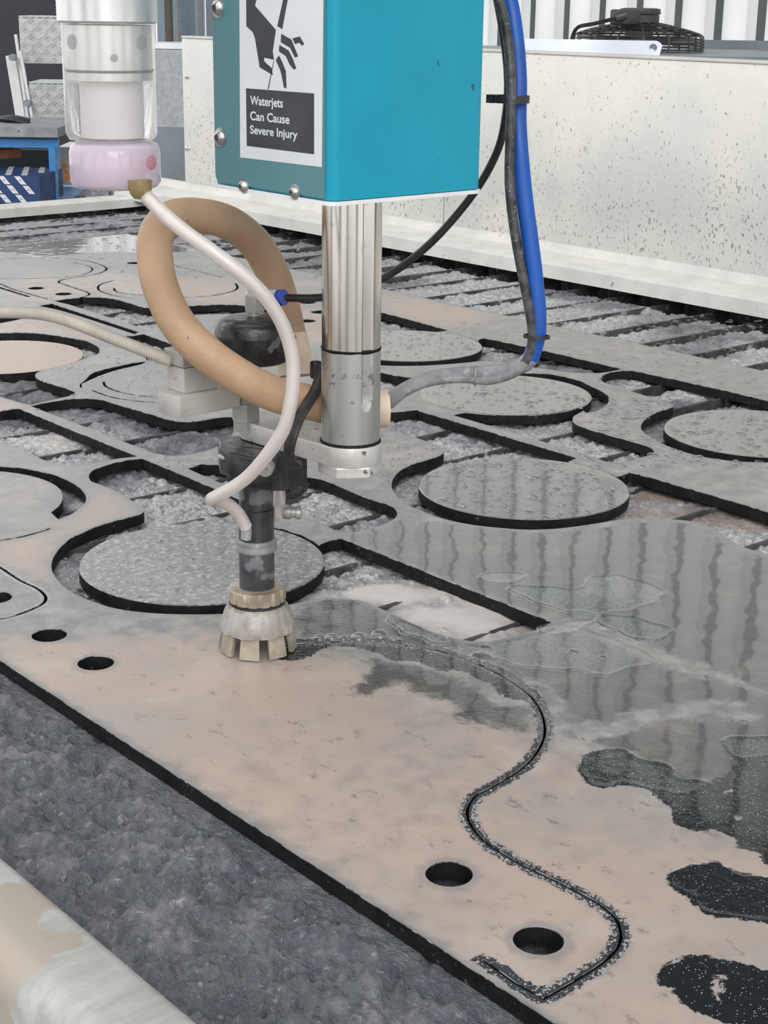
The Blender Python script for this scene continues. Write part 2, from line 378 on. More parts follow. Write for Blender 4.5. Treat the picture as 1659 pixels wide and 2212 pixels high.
M['bluehose'] = simple('blue hose', (0.002, 0.075, 0.36), .5, 0, .07, 14)
M['greyhose'] = simple('mud coated hose', (0.23, 0.235, 0.25), .5, 0, .12, 60, .0004, 150, spots=((.32, .32, .34), 140, .60))
M['bluering'] = simple('blue collet', (0.03, 0.07, 0.45), .3, 0, .05)
M['conduit'] = simple('ribbed grey conduit', (0.50, 0.465, 0.42), .45, 0, .06, 30, .0002, 200)
def clear_mat(name, tint, milky, mcol, ior=1.45):
    return water_mat(name, tint, 0, 10, milky, mcol, ior, back=.5)
M['cleartube'] = clear_mat('milky clear tube', (0.97, 0.95, 0.94), .50, (.80, .75, .73))
M['bore'] = simple('slurry inside tube', (0.80, 0.75, 0.73), .5, 0, .06, 40)
M['acrylic'] = clear_mat('clear acrylic bowl', (0.985, 0.985, 0.98), .24, (.88, .88, .84), 1.4)
M['purple'] = clear_mat('purple tinted acrylic', (0.92, 0.84, 0.92), .62, (.70, .62, .72), 1.4)
M['redliq'] = clear_mat('red tinted liquid', (.97, .72, .76), .22, (.75, .35, .42), 1.02)
M['lilac'] = simple('lilac filter element', (0.74, 0.67, 0.72), .5, 0, .04, 12)
M['brass'] = simple('dull brass barb', (0.38, 0.29, 0.14), .35, .5, .1, 60)
M['water'] = water_mat('clear water', (0.96, 0.97, 0.97), 0.0002, 120, fr=1.45)
M['drop'] = water_mat('water drops', (0.97, 0.975, 0.98), 0, 10, fr=1.75, back=.6)
M['bubble'] = water_mat('foam bubble', (0.92, 0.92, 0.92), 0, 10, .35, (.6, .6, .62), 1.6, back=.6)
def clad_mat():
    b = NB('white translucent cladding'); d = b.n('ShaderNodeBsdfDiffuse'); t = b.n('ShaderNodeBsdfTranslucent'); mx = b.n('ShaderNodeMixShader'); mx.inputs[0].default_value = .6
    c = b.mix(b.ramp(b.noise(1.5, 3), .3, .7), (.86, .88, .88), (.95, .96, .96)); b.l(c, d.inputs[0]); b.l(c, t.inputs[0])
    b.l(d.outputs[0], mx.inputs[1]); b.l(t.outputs[0], mx.inputs[2]); b.l(mx.outputs[0], b.out.inputs[0]); return b.m
M['cladding'] = clad_mat()
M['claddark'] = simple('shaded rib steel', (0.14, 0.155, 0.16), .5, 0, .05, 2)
M['darkroof'] = simple('dark roof sheet', (0.02, 0.022, 0.024), .8, 0, .1, 2)
M['floor'] = simple('concrete floor', (0.22, 0.22, 0.215), .7, 0, .12, 2, .002, 20)
M['bluesteel'] = simple('pale blue painted steel', (0.27, 0.36, 0.44), .45, 0, .04, 4)
M['slate'] = simple('dark slate panel', (0.022, 0.026, 0.033), .5, 0, .08, 3)
M['cabgrey'] = simple('hammered grey paint', (0.36, 0.385, 0.41), .4, .1, .06, 60, .0006, 120)
M['cabdark'] = simple('blue grey paint', (0.20, 0.235, 0.265), .45, 0, .05, 6)
M['benchblue'] = simple('bright blue bench paint', (0.035, 0.19, 0.46), .4, 0, .05, 10, spots=((.08, .1, .12), 9, .66))
M['benchtop'] = simple('worn grey bench top', (0.23, 0.255, 0.27), .6, 0, .1, 20, spots=((.05, .05, .05), 20, .64))
M['navy'] = simple('navy carton', (0.016, 0.045, 0.14), .5, 0, .05, 10)
M['cartonwhite'] = simple('white carton print', (0.62, 0.65, 0.70), .5, 0, .03, 10)
M['cartonred'] = simple('red carton print', (0.45, 0.08, 0.1), .5)
def checker():
    b = NB('aluminium checker plate'); n = b.noise(20, 3)
    c = b.mix(n, (.40, .41, .42), (.56, .57, .57)); b.set(color=c, metal=.5, rough=.35); return b.m
M['checker'] = checker()
M['treadbar'] = simple('raised tread bar', (0.66, 0.67, 0.67), .3, .6, .05)
M['fanblk'] = simple('black fan housing', (0.05, 0.053, 0.057), .4, 0, .1, 10)
M['paleblue'] = simple('pale lavender sheet metal', (0.60, 0.65, 0.74), .35, .1, .02, 3)
M['orange'] = simple('orange dial', (0.6, .22, .05), .5)

# ------------------------------------------------------------------ plate outlines (positions on the sheet's top, z = 0)
PT = 0.012      # plate thickness
RD = 0.1145     # disc radius
def disc_c(cx, yb):
    p = P(cx, yb)[:2]; return p + RD*p/np.linalg.norm(p)
D = dict(D1=disc_c(440, 1305), D2=disc_c(1128, 1122.5), D3=disc_c(1631, 985), D4=disc_c(1088, 897), D5=disc_c(880, 781),
         D7=disc_c(12, 801), D8=disc_c(401, 869), D9=disc_c(-106, 1159), D10=disc_c(381, 643), D11=disc_c(76, 603))
def sm(segs, step=0.004):
    """Outline from pixel points; 'c' in a point marks a sharp corner; ('arc', disc, radius, pxA, pxB) follows a disc."""
    pts = []; out = []
    for s in segs:
        if s[0] == 'arc':
            c = D[s[1]]; a = P(*s[3])[:2]-c; b = P(*s[4])[:2]-c
            ta = math.atan2(a[1], a[0]); tb = math.atan2(b[1], b[0])
            while tb-ta > math.pi: tb -= 2*math.pi
            while tb-ta < -math.pi: tb += 2*math.pi
            n = max(3, int(abs(tb-ta)*s[2]/0.006))
            for k in range(n+1):
                t = ta+(tb-ta)*k/n; pts.append((c[0]+s[2]*math.cos(t), c[1]+s[2]*math.sin(t), k in (0, n)))
        else:
            q = P(s[0], s[1])[:2]; pts.append((q[0], q[1], len(s) > 2))
    n = len(pts); k0 = next((i for i in range(n) if pts[i][2]), None)
    if k0 is None: return spline([p[:2] for p in pts], step, True)
    pts = pts[k0:]+pts[:k0]+[pts[k0]]
    run = [pts[0][:2]]
    for p in pts[1:]:
        run.append(p[:2])
        if p[2]:
            sp = spline(run, step); out += list(sp[:-1]); run = [p[:2]]
    return np.array(out)
C = 'c'
HOLES = {}
HOLES['A'] = sm([(306, 989.5, C), (270, 995), (235, 1003), (211, 1011), (196, 1020), (192, 1030), (198, 1040), (211, 1045), (232, 1053), (259, 1066), (289, 1084), (305, 1094), (311, 1104), (300, 1111), (271, 1119), (217, 1134), (181, 1149), (154, 1162), (130, 1183), (114, 1207), (111, 1227), (118, 1244), (145, 1273), (193, 1297), (253, 1315), (325, 1324), (398, 1327), (480, 1326), (560, 1318), (640, 1303), (687, 1293), (730, 1292), (777, 1297), (828, 1317), (893, 1348), (947, 1370), (987, 1380), (1038, 1386), (1092, 1379), (1154, 1362), (1193, 1344, C), (738, 1163, C), (712, 1167), (693, 1175, C), ('arc', 'D1', RD+.0022, (690, 1178), (575, 1132)), (590, 1117, C), (600, 1113, C)])
HOLES['B'] = sm([(900, 886, C), (1247, 989, C), ('arc', 'D2', RD+.0022, (1235, 993), (1338, 1028)), (1342, 1027, C), (1359, 1021, C), (1366, 1021, C), (1659, 1106), (1850, 1175, C), (1850, 1300, C), (1659, 1200), (1598, 1178), (1560, 1155), (1530, 1136), (1500, 1127), (1438, 1121), (1380, 1119), (1330, 1124), (1267, 1134), (1200, 1142), (1137, 1144), (1089, 1141), (1017, 1133), (957, 1120), (904, 1101), (872, 1084), (853, 1065), (846, 1050), (851, 1031), (868, 1014), (896, 1001), (945, 986), (959, 977), (952, 968), (925, 955), (872, 937), (814, 922), (780, 905), (800, 893), (845, 890)])
HOLES['C'] = sm([(1365, 800, C), (1345, 801), (1330, 802), (1310, 807), (1298, 817), (1305, 826), (1330, 834), (1382, 851), (1425, 865), (1450, 873), (1455, 878), (1440, 884), (1425, 888), (1396, 904), (1385, 918), (1386, 928), (1399, 941), (1428, 957), (1470, 974), (1520, 987), (1584, 996), (1659, 999), (1800, 1000, C), (1800, 910, C), (1659, 866)])
HOLES['D'] = sm([(1007, 891, C), (1065, 896), (1137, 897), ('arc', 'D4', RD+.0006, (1170, 896), (1240, 880)), (1262, 884), (1239, 900), (1239, 912), (1252, 920), (1281, 930), (1353, 950), (1396, 963), (1412, 973), (1408, 982), (1382, 989), (1353, 999), (1325, 1001), (1290, 990, C), (1200, 962), (976, 896, C)])
HOLES['D4c'] = sm([(1040, 806, C), (1090, 803), (1125, 805), (1187, 808), (1244, 820), (1281, 836), (1300, 846), (1314, 856), (1315, 866), (1306, 878), (1281, 890), (1264, 892, C), ('arc', 'D4', RD+.0022, (1262, 880), (1060, 806))])
HOLES['E'] = sm([(968, 714, C), (770, 664), (735, 664), (735, 676), (755, 690), (770, 702), (735, 718), (712, 735), (706, 752), (720, 768), (760, 781), (820, 789), (905, 790), (1000, 784), (1045, 780), (1090, 783), (1150, 793), (1220, 803), (1290, 806), (1345, 797, C), (1172, 757), (1046, 730, C), (1034, 733, C), ('arc', 'D5', RD+.0022, (1030, 738), (945, 716))])
HOLES['W14'] = sm([(790, 797), (817, 803), (860, 812), (920, 816), (980, 812), (990, 818), (930, 826), (880, 838), (850, 850), (820, 850), (790, 835), (775, 812)])
HOLES['W3'] = sm([(434, 1003, C), (470, 1004), (520, 1010), (600, 1018), (640, 1028), (680, 1032), (700, 1037), (715, 1043), (797, 1077), (845, 1093), (857, 1104), (856, 1116), (840, 1128), (809, 1140), (773, 1149), (746, 1152), (725, 1146), (696, 1130), (672, 1121), (638, 1111), (620, 1102, C), (452, 1033), (405, 1012, C)])
HOLES['W15'] = sm([(116, 650, C), (169, 643), (205, 642), (241, 645), (277, 654), (313, 664), (360, 667), (408, 661), (480, 658), (534, 660), (600, 668), (604, 673), (590, 678), (534, 679), (480, 678), (420, 681), (380, 690), (345, 703), (316, 711, C), (150, 658, C)])
HOLES['W16'] = sm([(82, 661, C), (112, 656, C), (300, 717, C), (291, 722, C), (120, 668)])
HOLES['W17'] = sm([(268, 727, C), (311, 722, C), (440, 768, C), (420, 792), (360, 790), (318, 781), (301, 782), (241, 794), (200, 806), (185, 820), ('arc', 'D8', RD+.028, (183, 830), (186, 837)), ('arc', 'D8', RD+.0255, (187, 837), (190, 829)), (215, 812), (250, 800), (312, 784), (314, 774), (300, 766), (270, 752), (225, 738), (222, 733), (240, 729)])
HOLES['W18'] = sm([(-150, 722, C), (0, 719), (72, 719), (133, 727), (183, 736), (210, 748), (215, 757), (210, 765), (185, 774), (150, 785), (110, 795), (80, 805), (76, 812), (82, 819), (96, 825), (145, 840), (162, 847), (157, 853), (130, 860), (100, 867), (66, 875, C), (40, 869), (0, 857), (-150, 820, C)])
HOLES['W19'] = sm([(66, 877, C), (133, 864), (169, 861), (210, 862), (241, 870), (277, 881), (333, 897), (375, 909), (420, 910), (470, 902), (500, 900), (510, 915), (500, 940), (480, 960), (440, 975), (380, 985), (330, 978, C)])
HOLES['W21'] = sm([(-150, 905, C), (0, 888), (39, 882), (51, 887, C), (297, 986, C), (256, 990.5), (211, 999), (169, 1004), (136, 1003), (99, 995), (60, 977), (30, 963), (0, 956), (-150, 935, C)])
HOLES['W22'] = sm([(-300, 1010, C), (-100, 1003), (0, 1007), (60, 1013), (120, 1027), (160, 1045), (181, 1063), (186, 1080), (178, 1093), (151, 1112), (126, 1122, C), ('arc', 'D9', RD+.0022, (121, 1108), (128, 1070)), ('arc', 'D9', RD+.003, (125, 1060), (-40, 1016)), (-300, 1016, C)])
HOLES['W23'] = sm([(-100, 690, C), (0, 687), (60, 685, C), (41, 690), (0, 698), (-100, 712, C)])
HR = 0.0144
BOLT = [(970, 1888), (1163, 2031), (106.5, 1372), (207, 1432), (78, 622.5), (137, 635), (290, 568), (663, 693), (690, 674), (664, 653), (-10, 1291)]
for i, (x, y) in enumerate(BOLT):
    c = P(x, y)[:2]; HOLES['h%d' % i] = np.array([(c[0]+HR*math.cos(t), c[1]+HR*math.sin(t)) for t in np.linspace(0, 2*math.pi, 33)[:-1]])
# kerfs: thin slots cut right through
def slot(pl, w0, step=0.005, corner=False):
    pl = np.array([P(*p)[:2] for p in pl]) if not corner else pl
    c = spline(pl, step) if not corner else pl
    T = np.gradient(c, axis=0); T /= np.linalg.norm(T, axis=1)[:, None]; N = np.stack([-T[:, 1], T[:, 0]], 1)
    return c, np.concatenate([c+N*w0/2, (c-N*w0/2)[::-1]])
K2a = spline(np.array([P(*p)[:2] for p in [(612, 1394), (661, 1389), (745, 1387), (835, 1391), (925, 1401), (998, 1421), (1070, 1452), (1124, 1485), (1157, 1517), (1175, 1557), (1175, 1593), (1157, 1629), (1124, 1662), (1070, 1696), (1027, 1720), (1011, 1745), (1012, 1770), (1043, 1814), (1111, 1858), (1214, 1909), (1292, 1951), (1328, 1982), (1341, 2013), (1336, 2044), (1313, 2070), (1266, 2104), (1173, 2158)]]), .005)
K2b = np.array([P(*p)[:2] for p in [(1111, 2122), (1043, 2073)]])
kc = np.concatenate([K2a, K2b]); KERFS = []
def offs(c, w0):
    T = np.zeros_like(c); T[1:-1] = (c[1:-1]-c[:-2])/np.linalg.norm(c[1:-1]-c[:-2], axis=1)[:, None] + (c[2:]-c[1:-1])/np.linalg.norm(c[2:]-c[1:-1], axis=1)[:, None]
    T[0] = c[1]-c[0]; T[-1] = c[-1]-c[-2]; T /= np.linalg.norm(T, axis=1)[:, None]; N = np.stack([-T[:, 1], T[:, 0]], 1)
    return np.concatenate([c+N*w0/2, (c-N*w0/2)[::-1]])
wk = 0.0019
HOLES['k2'] = offs(kc, wk); KERFS.append(kc)
def kerf(name, pl, w0=0.0018, halo=False):
    c, o = slot(pl, w0); HOLES[name] = o
    if halo: KERFS.append(c)
kerf('k1', [(-60, 1190), (0, 1225.6), (48, 1256), (80, 1271), (96, 1285), (99, 1294), (92, 1304), (60, 1320), (24, 1332), (-40, 1345)], .003, True)
kerf('k3', [(-80, 566), (0, 560), (72, 556), (133, 558), (181, 562.5), (212, 570), (229, 578), (228, 584), (205, 592.6), (157, 600), (130, 606), (127, 610), (138, 614), (164, 623), (188, 631), (193, 636), (181, 641), (145, 648)], .004)
kerf('k4', [(149, 566), (183, 572), (199, 580), (193, 588), (169, 595), (108, 600), (48, 602), (-40, 601)], .003)
kerf('k5', [(-60, 597), (0, 613), (26, 624), (104, 646)], .004)
kerf('k6', [(-60, 604), (0, 621.5), (63, 641)], .007)
kerf('k7', [(245, 606), (218, 614), (212, 620), (216, 628), (253, 640), (290, 644)], .004)
kerf('k8', [(372, 572), (480, 599)], .003)
kerf('k8b', [(396, 642.5), (456, 639), (505, 628), (513, 620), (508, 612)], .004)
kerf('k9', [(198, 842.5), (241, 858), (277, 864), (328, 869), (420, 871)], .0035)
kerf('k10', [(224, 824), (228, 834), (253, 845), (289, 853), (328, 857), (420, 859)], .0035)
kerf('k11', [(108, 1142), (45, 1160), (-60, 1175)], .003)
kerf('k12', [(246, 622), (252, 630), (277, 635), (320, 638)], .004)

XF, XB = P(0, 1426)[0], P(818, 622)[0]          # front and back edges of the sheet
YL = P(100, 521)[1]                             # far left end
XMAXY = -0.35
outer = [(XF, XMAXY), (XB, XMAXY), (XB, YL), (XF, YL)]

def inpoly(pts, poly):
    x, y = pts[:, 0], pts[:, 1]; r = np.zeros(len(pts), bool); n = len(poly); px, py = poly[:, 0], poly[:, 1]
    j = n-1
    for i in range(n):
        c = ((py[i] > y) != (py[j] > y))
        if c.any():
            xi = (px[j]-px[i])*(y-py[i])/(py[j]-py[i]+1e-15)+px[i]; r ^= c & (x < xi)
        j = i
    return r
def pdist(pts, line, closed=False):
    a = np.array(line); b = np.roll(a, -1, 0) if closed else a[1:]; a = a if closed else a[:-1]
    best = np.full(len(pts), 9.0)
    for k in range(len(a)):
        ab = b[k]-a[k]; t = np.clip(((pts-a[k]) @ ab)/(ab @ ab+1e-15), 0, 1)
        d = np.hypot(*(pts-a[k]-t[:, None]*ab).T); np.minimum(best, d, out=best)
    return best
def sdf(pts, poly):
    d = pdist(pts, poly, True); return np.where(inpoly(pts, poly), d, -d)
def pxpoly(l, step=.012): return spline(np.array([P(*p)[:2] for p in l]), step, True)

WET = [pxpoly(l) for l in [
    [(-60, 537), (0, 532), (90, 522), (170, 513), (300, 504), (420, 500), (440, 540), (300, 545), (240, 543), (180, 547), (90, 556), (30, 546), (-60, 548)],
    [(1258, 1637), (1289, 1623), (1336, 1617), (1376, 1637), (1437, 1650), (1477, 1681), (1540, 1690), (1572, 1674), (1600, 1650), (1575, 1625), (1563, 1605), (1580, 1595), (1659, 1592), (1760, 1600), (1760, 1870), (1659, 1866), (1646, 1836), (1605, 1836), (1589, 1805), (1541, 1789), (1514, 1792), (1474, 1789), (1457, 1768), (1454, 1745), (1423, 1721), (1403, 1704), (1349, 1694), (1302, 1701), (1265, 1687)],
    [(1447, 1886), (1473, 1878), (1546, 1863), (1592, 1886), (1659, 1896), (1750, 1900), (1750, 2000), (1659, 1990), (1577, 1982), (1525, 1972), (1489, 1940), (1445, 1904)],
    [(1421, 2111), (1447, 2085), (1489, 2065), (1551, 2072), (1659, 2096), (1760, 2110), (1760, 2240), (1608, 2225), (1525, 2189), (1468, 2163), (1473, 2142), (1421, 2124)],
    [(1110, 1271), (1180, 1268), (1250, 1278), (1330, 1296), (1370, 1308), (1291, 1325), (1193, 1312), (1119, 1284)],
    [(1285, 1336), (1346, 1330), (1408, 1345), (1451, 1364), (1408, 1385), (1346, 1370)],
    [(600, 1425), (654, 1421), (716, 1394), (817, 1409), (853, 1427), (907, 1427), (947, 1448), (990, 1445), (1034, 1467), (1063, 1477), (1099, 1508), (1135, 1512), (1160, 1525), (1180, 1560), (1176, 1520), (1140, 1480), (1070, 1440), (980, 1408), (880, 1385), (780, 1380), (700, 1380), (620, 1388)],
    [(690, 1300), (730, 1296), (775, 1302), (745, 1314), (700, 1316)],
    [(845, 1345), (870, 1340), (930, 1370), (960, 1388), (890, 1385), (850, 1366)]]]
INNER = [pxpoly(l) for l in [[(1535, 2105), (1560, 2098), (1575, 2120), (1560, 2140), (1545, 2180), (1525, 2175), (1535, 2140)], [(1560, 1705), (1580, 1700), (1585, 1715), (1570, 1722)], [(1575, 1765), (1600, 1750), (1615, 1755), (1595, 1775)]]]
FILM = [pxpoly(l) for l in [
    [(745, 1155), (860, 1120), (1000, 1135), (1200, 1150), (1400, 1125), (1500, 1132), (1600, 1190), (1800, 1240), (1800, 1560), (1659, 1490), (1450, 1410), (1260, 1340), (1100, 1330), (900, 1230)],
    [(893, 1352), (1060, 1385), (1200, 1360), (1450, 1440), (1800, 1560), (1800, 1640), (1659, 1660), (1560, 1690), (1470, 1685), (1380, 1640), (1300, 1610), (1215, 1600), (1190, 1540), (1140, 1470), (1020, 1415), (900, 1385), (760, 1375), (660, 1378), (640, 1320), (700, 1296), (800, 1310)],
    [(750, 1505), (780, 1480), (800, 1440), (760, 1420), (850, 1430), (900, 1440), (960, 1455), (1020, 1480), (1070, 1520), (1130, 1530), (1150, 1560), (1110, 1590), (1060, 1560), (1000, 1560), (980, 1515), (900, 1500), (860, 1480), (820, 1490)]]]
STREAK = [pxpoly(l) for l in [[(1195, 1560), (1300, 1562), (1420, 1525), (1540, 1515), (1620, 1530), (1640, 1560), (1520, 1545), (1440, 1555), (1380, 1580), (1280, 1600), (1200, 1620)], [(1170, 1480), (1200, 1500), (1230, 1550), (1190, 1560)]]]
WARM = [pxpoly(l, .03) for l in [
    [(0, 1380), (250, 1380), (480, 1380), (600, 1420), (760, 1420), (1000, 1500), (1150, 1600), (1250, 1640), (1450, 1760), (1800, 1950), (1800, 2400), (1100, 2400), (700, 1885), (0, 1430)],
    [(0, 1170), (120, 1140), (220, 1060), (300, 1100), (110, 1180), (105, 1250), (60, 1240), (0, 1210)],
    [(60, 600), (140, 600), (210, 590), (330, 600), (500, 600), (560, 640), (500, 655), (300, 640), (160, 650), (30, 640)],
    [(-100, 690), (60, 690), (230, 740), (130, 725), (-100, 718)],
    [(820, 640), (930, 645), (1050, 690), (1000, 705), (900, 700), (820, 680)],
    [(-100, 870), (0, 865), (80, 900), (0, 895)],
    [(560, 670), (690, 670), (690, 740), (640, 740)]]]

def plate(name, outer_poly, holes, dz, mat_top, spacing, parent=None, attrs=True, thick=PT):
    """Plate cut to an outline: triangulated top, vertical cut walls, underside."""
    loops = [np.array(outer_poly)]+list(holes)
    V = []; E = []; lines = []
    for lp in loops:
        k = len(V); n = len(lp); V += [tuple(p) for p in lp]; E += [(k+i, k+(i+1) % n) for i in range(n)]
    if spacing is not None:
        lo = np.min(loops[0], 0); hi = np.max(loops[0], 0); g = []
        for (sx0, sy0, sx1, sy1, st) in spacing:
            a = np.arange(max(lo[0], sx0)+st/2, min(hi[0], sx1), st); c = np.arange(max(lo[1], sy0)+st/2, min(hi[1], sy1), st)
            if len(a) and len(c):
                xx, yy = np.meshgrid(a, c); q = np.stack([xx.ravel(), yy.ravel()], 1); q += (rng.random(q.shape)-.5)*st*.3; g.append(q)
        if g:
            g = np.concatenate(g); ok = inpoly(g, loops[0])
            for lp in loops[1:]: ok &= ~inpoly(g, lp)
            g = g[ok]
            allb = np.array(V)
            # keep clear of the outlines
            key = set()
            for p in allb: key.add((int(p[0]//.004), int(p[1]//.004)))
            g = [p for p in g if (int(p[0]//.004), int(p[1]//.004)) not in key]
            V += [tuple(p) for p in g]
    r = delaunay_2d_cdt([Vector(v) for v in V], E, [], 0, 1e-7)
    vs_, _, fs = r[0], r[1], r[2]
    vv = np.array([tuple(v) for v in vs_]); tri = np.array([list(f) for f in fs])
    cen = vv[tri].mean(1); ok = inpoly(cen, loops[0])
    for lp in loops[1:]: ok &= ~inpoly(cen, lp)
    tri = tri[ok]
    # orient up
    a = vv[tri[:, 0]]; b = vv[tri[:, 1]]; c = vv[tri[:, 2]]
    cr = (b[:, 0]-a[:, 0])*(c[:, 1]-a[:, 1])-(b[:, 1]-a[:, 1])*(c[:, 0]-a[:, 0]); tri[cr < 0] = tri[cr < 0][:, ::-1]
    used = np.unique(tri); mp = -np.ones(len(vv), int); mp[used] = np.arange(len(used)); vv = vv[used]; tri = mp[tri]; n = len(vv)
    ecount = {}
    for t in tri:
        for i in range(3):
            e = (int(t[i]), int(t[(i+1) % 3])); ecount[e] = 1
    bnd = [e for e in ecount if (e[1], e[0]) not in ecount]
    # bevel ring: top strip of the wall, worn, with a painted edge glint
    V3 = [(x, y, dz) for x, y in vv] + [(x, y, dz-thick) for x, y in vv] + [(x, y, dz-.0008) for x, y in vv]
    Fc = [tuple(int(i) for i in t) for t in tri]+[tuple(int(i)+n for i in t[::-1]) for t in tri]
    wall0 = len(Fc)
    Fc += [(e[1], e[0], e[0]+2*n, e[1]+2*n) for e in bnd]; wall1 = len(Fc)
    Fc += [(e[1]+2*n, e[0]+2*n, e[0]+n, e[1]+n) for e in bnd]
    me = bpy.data.meshes.new(name); me.from_pydata(V3, [], Fc); me.update()
    me.materials.append(mat_top); me.materials.append(M['cut']); me.materials.append(M['lip'])
    mi = np.zeros(len(Fc), np.int32); mi[wall0:] = 1; mi[wall0:wall1] = 2; mi[len(tri):wall0] = 1; me.polygons.foreach_set('material_index', mi)
    if attrs:
        wet = np.full(n, -9.0)
        for pl in WET: wet = np.maximum(wet, sdf(vv, pl))
        for pl in INNER: wet = np.minimum(wet, -sdf(vv, pl))
        film = np.full(n, -9.0)
        for pl in FILM: film = np.maximum(film, sdf(vv, pl))
        for pl in STREAK: film = np.minimum(film, -sdf(vv, pl))
        kf = np.full(n, 9.0)
        for kl in KERFS: kf = np.minimum(kf, pdist(vv, kl[::2]))
        pk = np.zeros(n)
        for pl in WARM: pk = np.maximum(pk, np.clip(sdf(vv, pl)/.05+.6, 0, 1))
        ed = np.full(n, 9.0)
        for lp in loops: ed = np.minimum(ed, pdist(vv, lp[::2] if len(lp) > 60 else lp, True))
        for nm, arr in (('wet', wet), ('film', film), ('kerf', kf), ('pink', pk), ('edge', ed)):
            at_ = me.attributes.new(nm, 'FLOAT', 'POINT'); at_.data.foreach_set('value', np.concatenate([arr, arr, arr]).astype(np.float32))
    return link(name, me, None, parent)

# ------------------------------------------------------------------ the setting: floor, walls, roof
FZ = -0.90
tag(mk('floor', [(-6, -6, FZ), (7, -6, FZ), (7, 12, FZ), (-6, 12, FZ)], [(0, 1, 2, 3)], M['floor']), kind='structure')
WX = 6.5
def cladding():
    V = []; Fc = []; mi = []
    y = -4.0; z0, z1 = FZ, 3.85; prof = []
    pitch = 0.255
    while y < 12:
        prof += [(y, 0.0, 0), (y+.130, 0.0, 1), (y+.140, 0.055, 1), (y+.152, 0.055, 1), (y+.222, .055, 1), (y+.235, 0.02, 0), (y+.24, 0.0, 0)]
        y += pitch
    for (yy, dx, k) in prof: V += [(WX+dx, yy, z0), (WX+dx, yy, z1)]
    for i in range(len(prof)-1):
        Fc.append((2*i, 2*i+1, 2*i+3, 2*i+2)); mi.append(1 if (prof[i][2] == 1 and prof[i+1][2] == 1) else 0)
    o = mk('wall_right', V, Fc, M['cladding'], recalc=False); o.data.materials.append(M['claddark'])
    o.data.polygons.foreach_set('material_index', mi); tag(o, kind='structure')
cladding()
mb = MB()
mb.box((4.35, 2.5, 3.88), (4.9, 13, .06)); tag(mb.build('ceiling', M['darkroof']), kind='structure')
for i, (x, y, wd) in enumerate(((-3.0, -1.6, .35), (-3.0, .6, .5), (-3.0, 3.4, .4), (-.9, -3.4, .4), (1.2, -3.4, .6), (3.6, -3.4, .4))):  # unseen pillars behind the camera, added for stripes in the shaft's reflection
    mb = MB(); mb.box((x, y, 1.35), (wd, wd, 4.5)); tag(mb.build('reflection_pillar_%d' % (i+1), M['claddark']), kind='structure')

# ------------------------------------------------------------------ the water tank: rims, splash panel, walls
YF = 3.62                     # far end
tank = empty('cutting_tank', (1.3, 1.5, FZ)); tag(tank, 'long water filled cutting tank with pale rims under the steel sheet', 'tank')
XR = P(0, 1835, .03)[0]; XR2 = P(0, 2055, .03)[0]
mb = MB()      # near rim: rounded folded profile swept along Y
prof = [(XR, -.06), (XR, .022), (XR-.003, .028), (XR-.008, .030), (XR2+.012, .030), (XR2+.004, .028), (XR2-.003, .022), (XR2-.007, .010), (XR2-.012, -.30), (XR2-.002, -.30), (XR2+.01, -.06)]
n = len(prof); V = [(x, -.5, z) for x, z in prof]+[(x, YF+.1, z) for x, z in prof]
mb.add(V, [(i, (i+1) % n, n+(i+1) % n, n+i) for i in range(n)]+[tuple(range(n)), tuple(range(n, 2*n))[::-1]])
mb.build('near_rim', M['rim'], tank, 60)
lx = P(1659, 652, .03)[0]
mb = MB()
prof = [(2.315, .052), (2.305, .050), (2.300, .034), (lx+.006, .031), (lx, .027), (lx-.002, .002), (lx+.004, 0.0), (2.315, 0.0)]
n = len(prof); V = [(x, -.5, z) for x, z in prof]+[(x, YF+.05, z) for x, z in prof]
mb.add(V, [(i, (i+1) % n, n+(i+1) % n, n+i) for i in range(n)]+[tuple(range(n)), tuple(range(n, 2*n))[::-1]])
mb.build('right_ledge', M['whiterim'], tank, 50)
mb = MB()
rp_ = spline(np.array([(XR-.04, YF, .0), (1.2, YF, .0), (2.02, YF, .0), (2.2, YF-.01, .002), (2.27, YF-.05, .008), (2.285, YF-.15, .012)]), .03)
V = []; Fc = []
T = np.gradient(rp_, axis=0); T /= np.linalg.norm(T, axis=1)[:, None]
pf = [(-.03, -.018), (-.033, .004), (-.028, .009), (.022, .010), (.028, .006), (.03, -.02)]
for p, t in zip(rp_, T):
    nn = np.array([-t[1], t[0], 0]); V += [p+nn*a+np.array([0, 0, b_]) for a, b_ in pf]
k = len(pf)
for i in range(len(rp_)-1): Fc += [(i*k+j, i*k+(j+1) % k, (i+1)*k+(j+1) % k, (i+1)*k+j) for j in range(k)]
Fc += [tuple(range(k)), tuple(range((len(rp_)-1)*k, len(rp_)*k))]
mb.add(V, Fc); mb.build('far_rim', M['whiterim'], tank, 40)
mb = MB(); mb.box((1.33, YF+.02, -.3), (2.05, .01, .60)); mb.box((2.30, 1.55, -.3), (.01, 4.15, .60)); mb.box((XR2+.02, 1.55, -.42), (.02, 4.15, .7)); mb.box((1.33, 1.55, -.62), (2.0, 4.15, .01))
mb.build('tank_wall', M['slat'], tank)
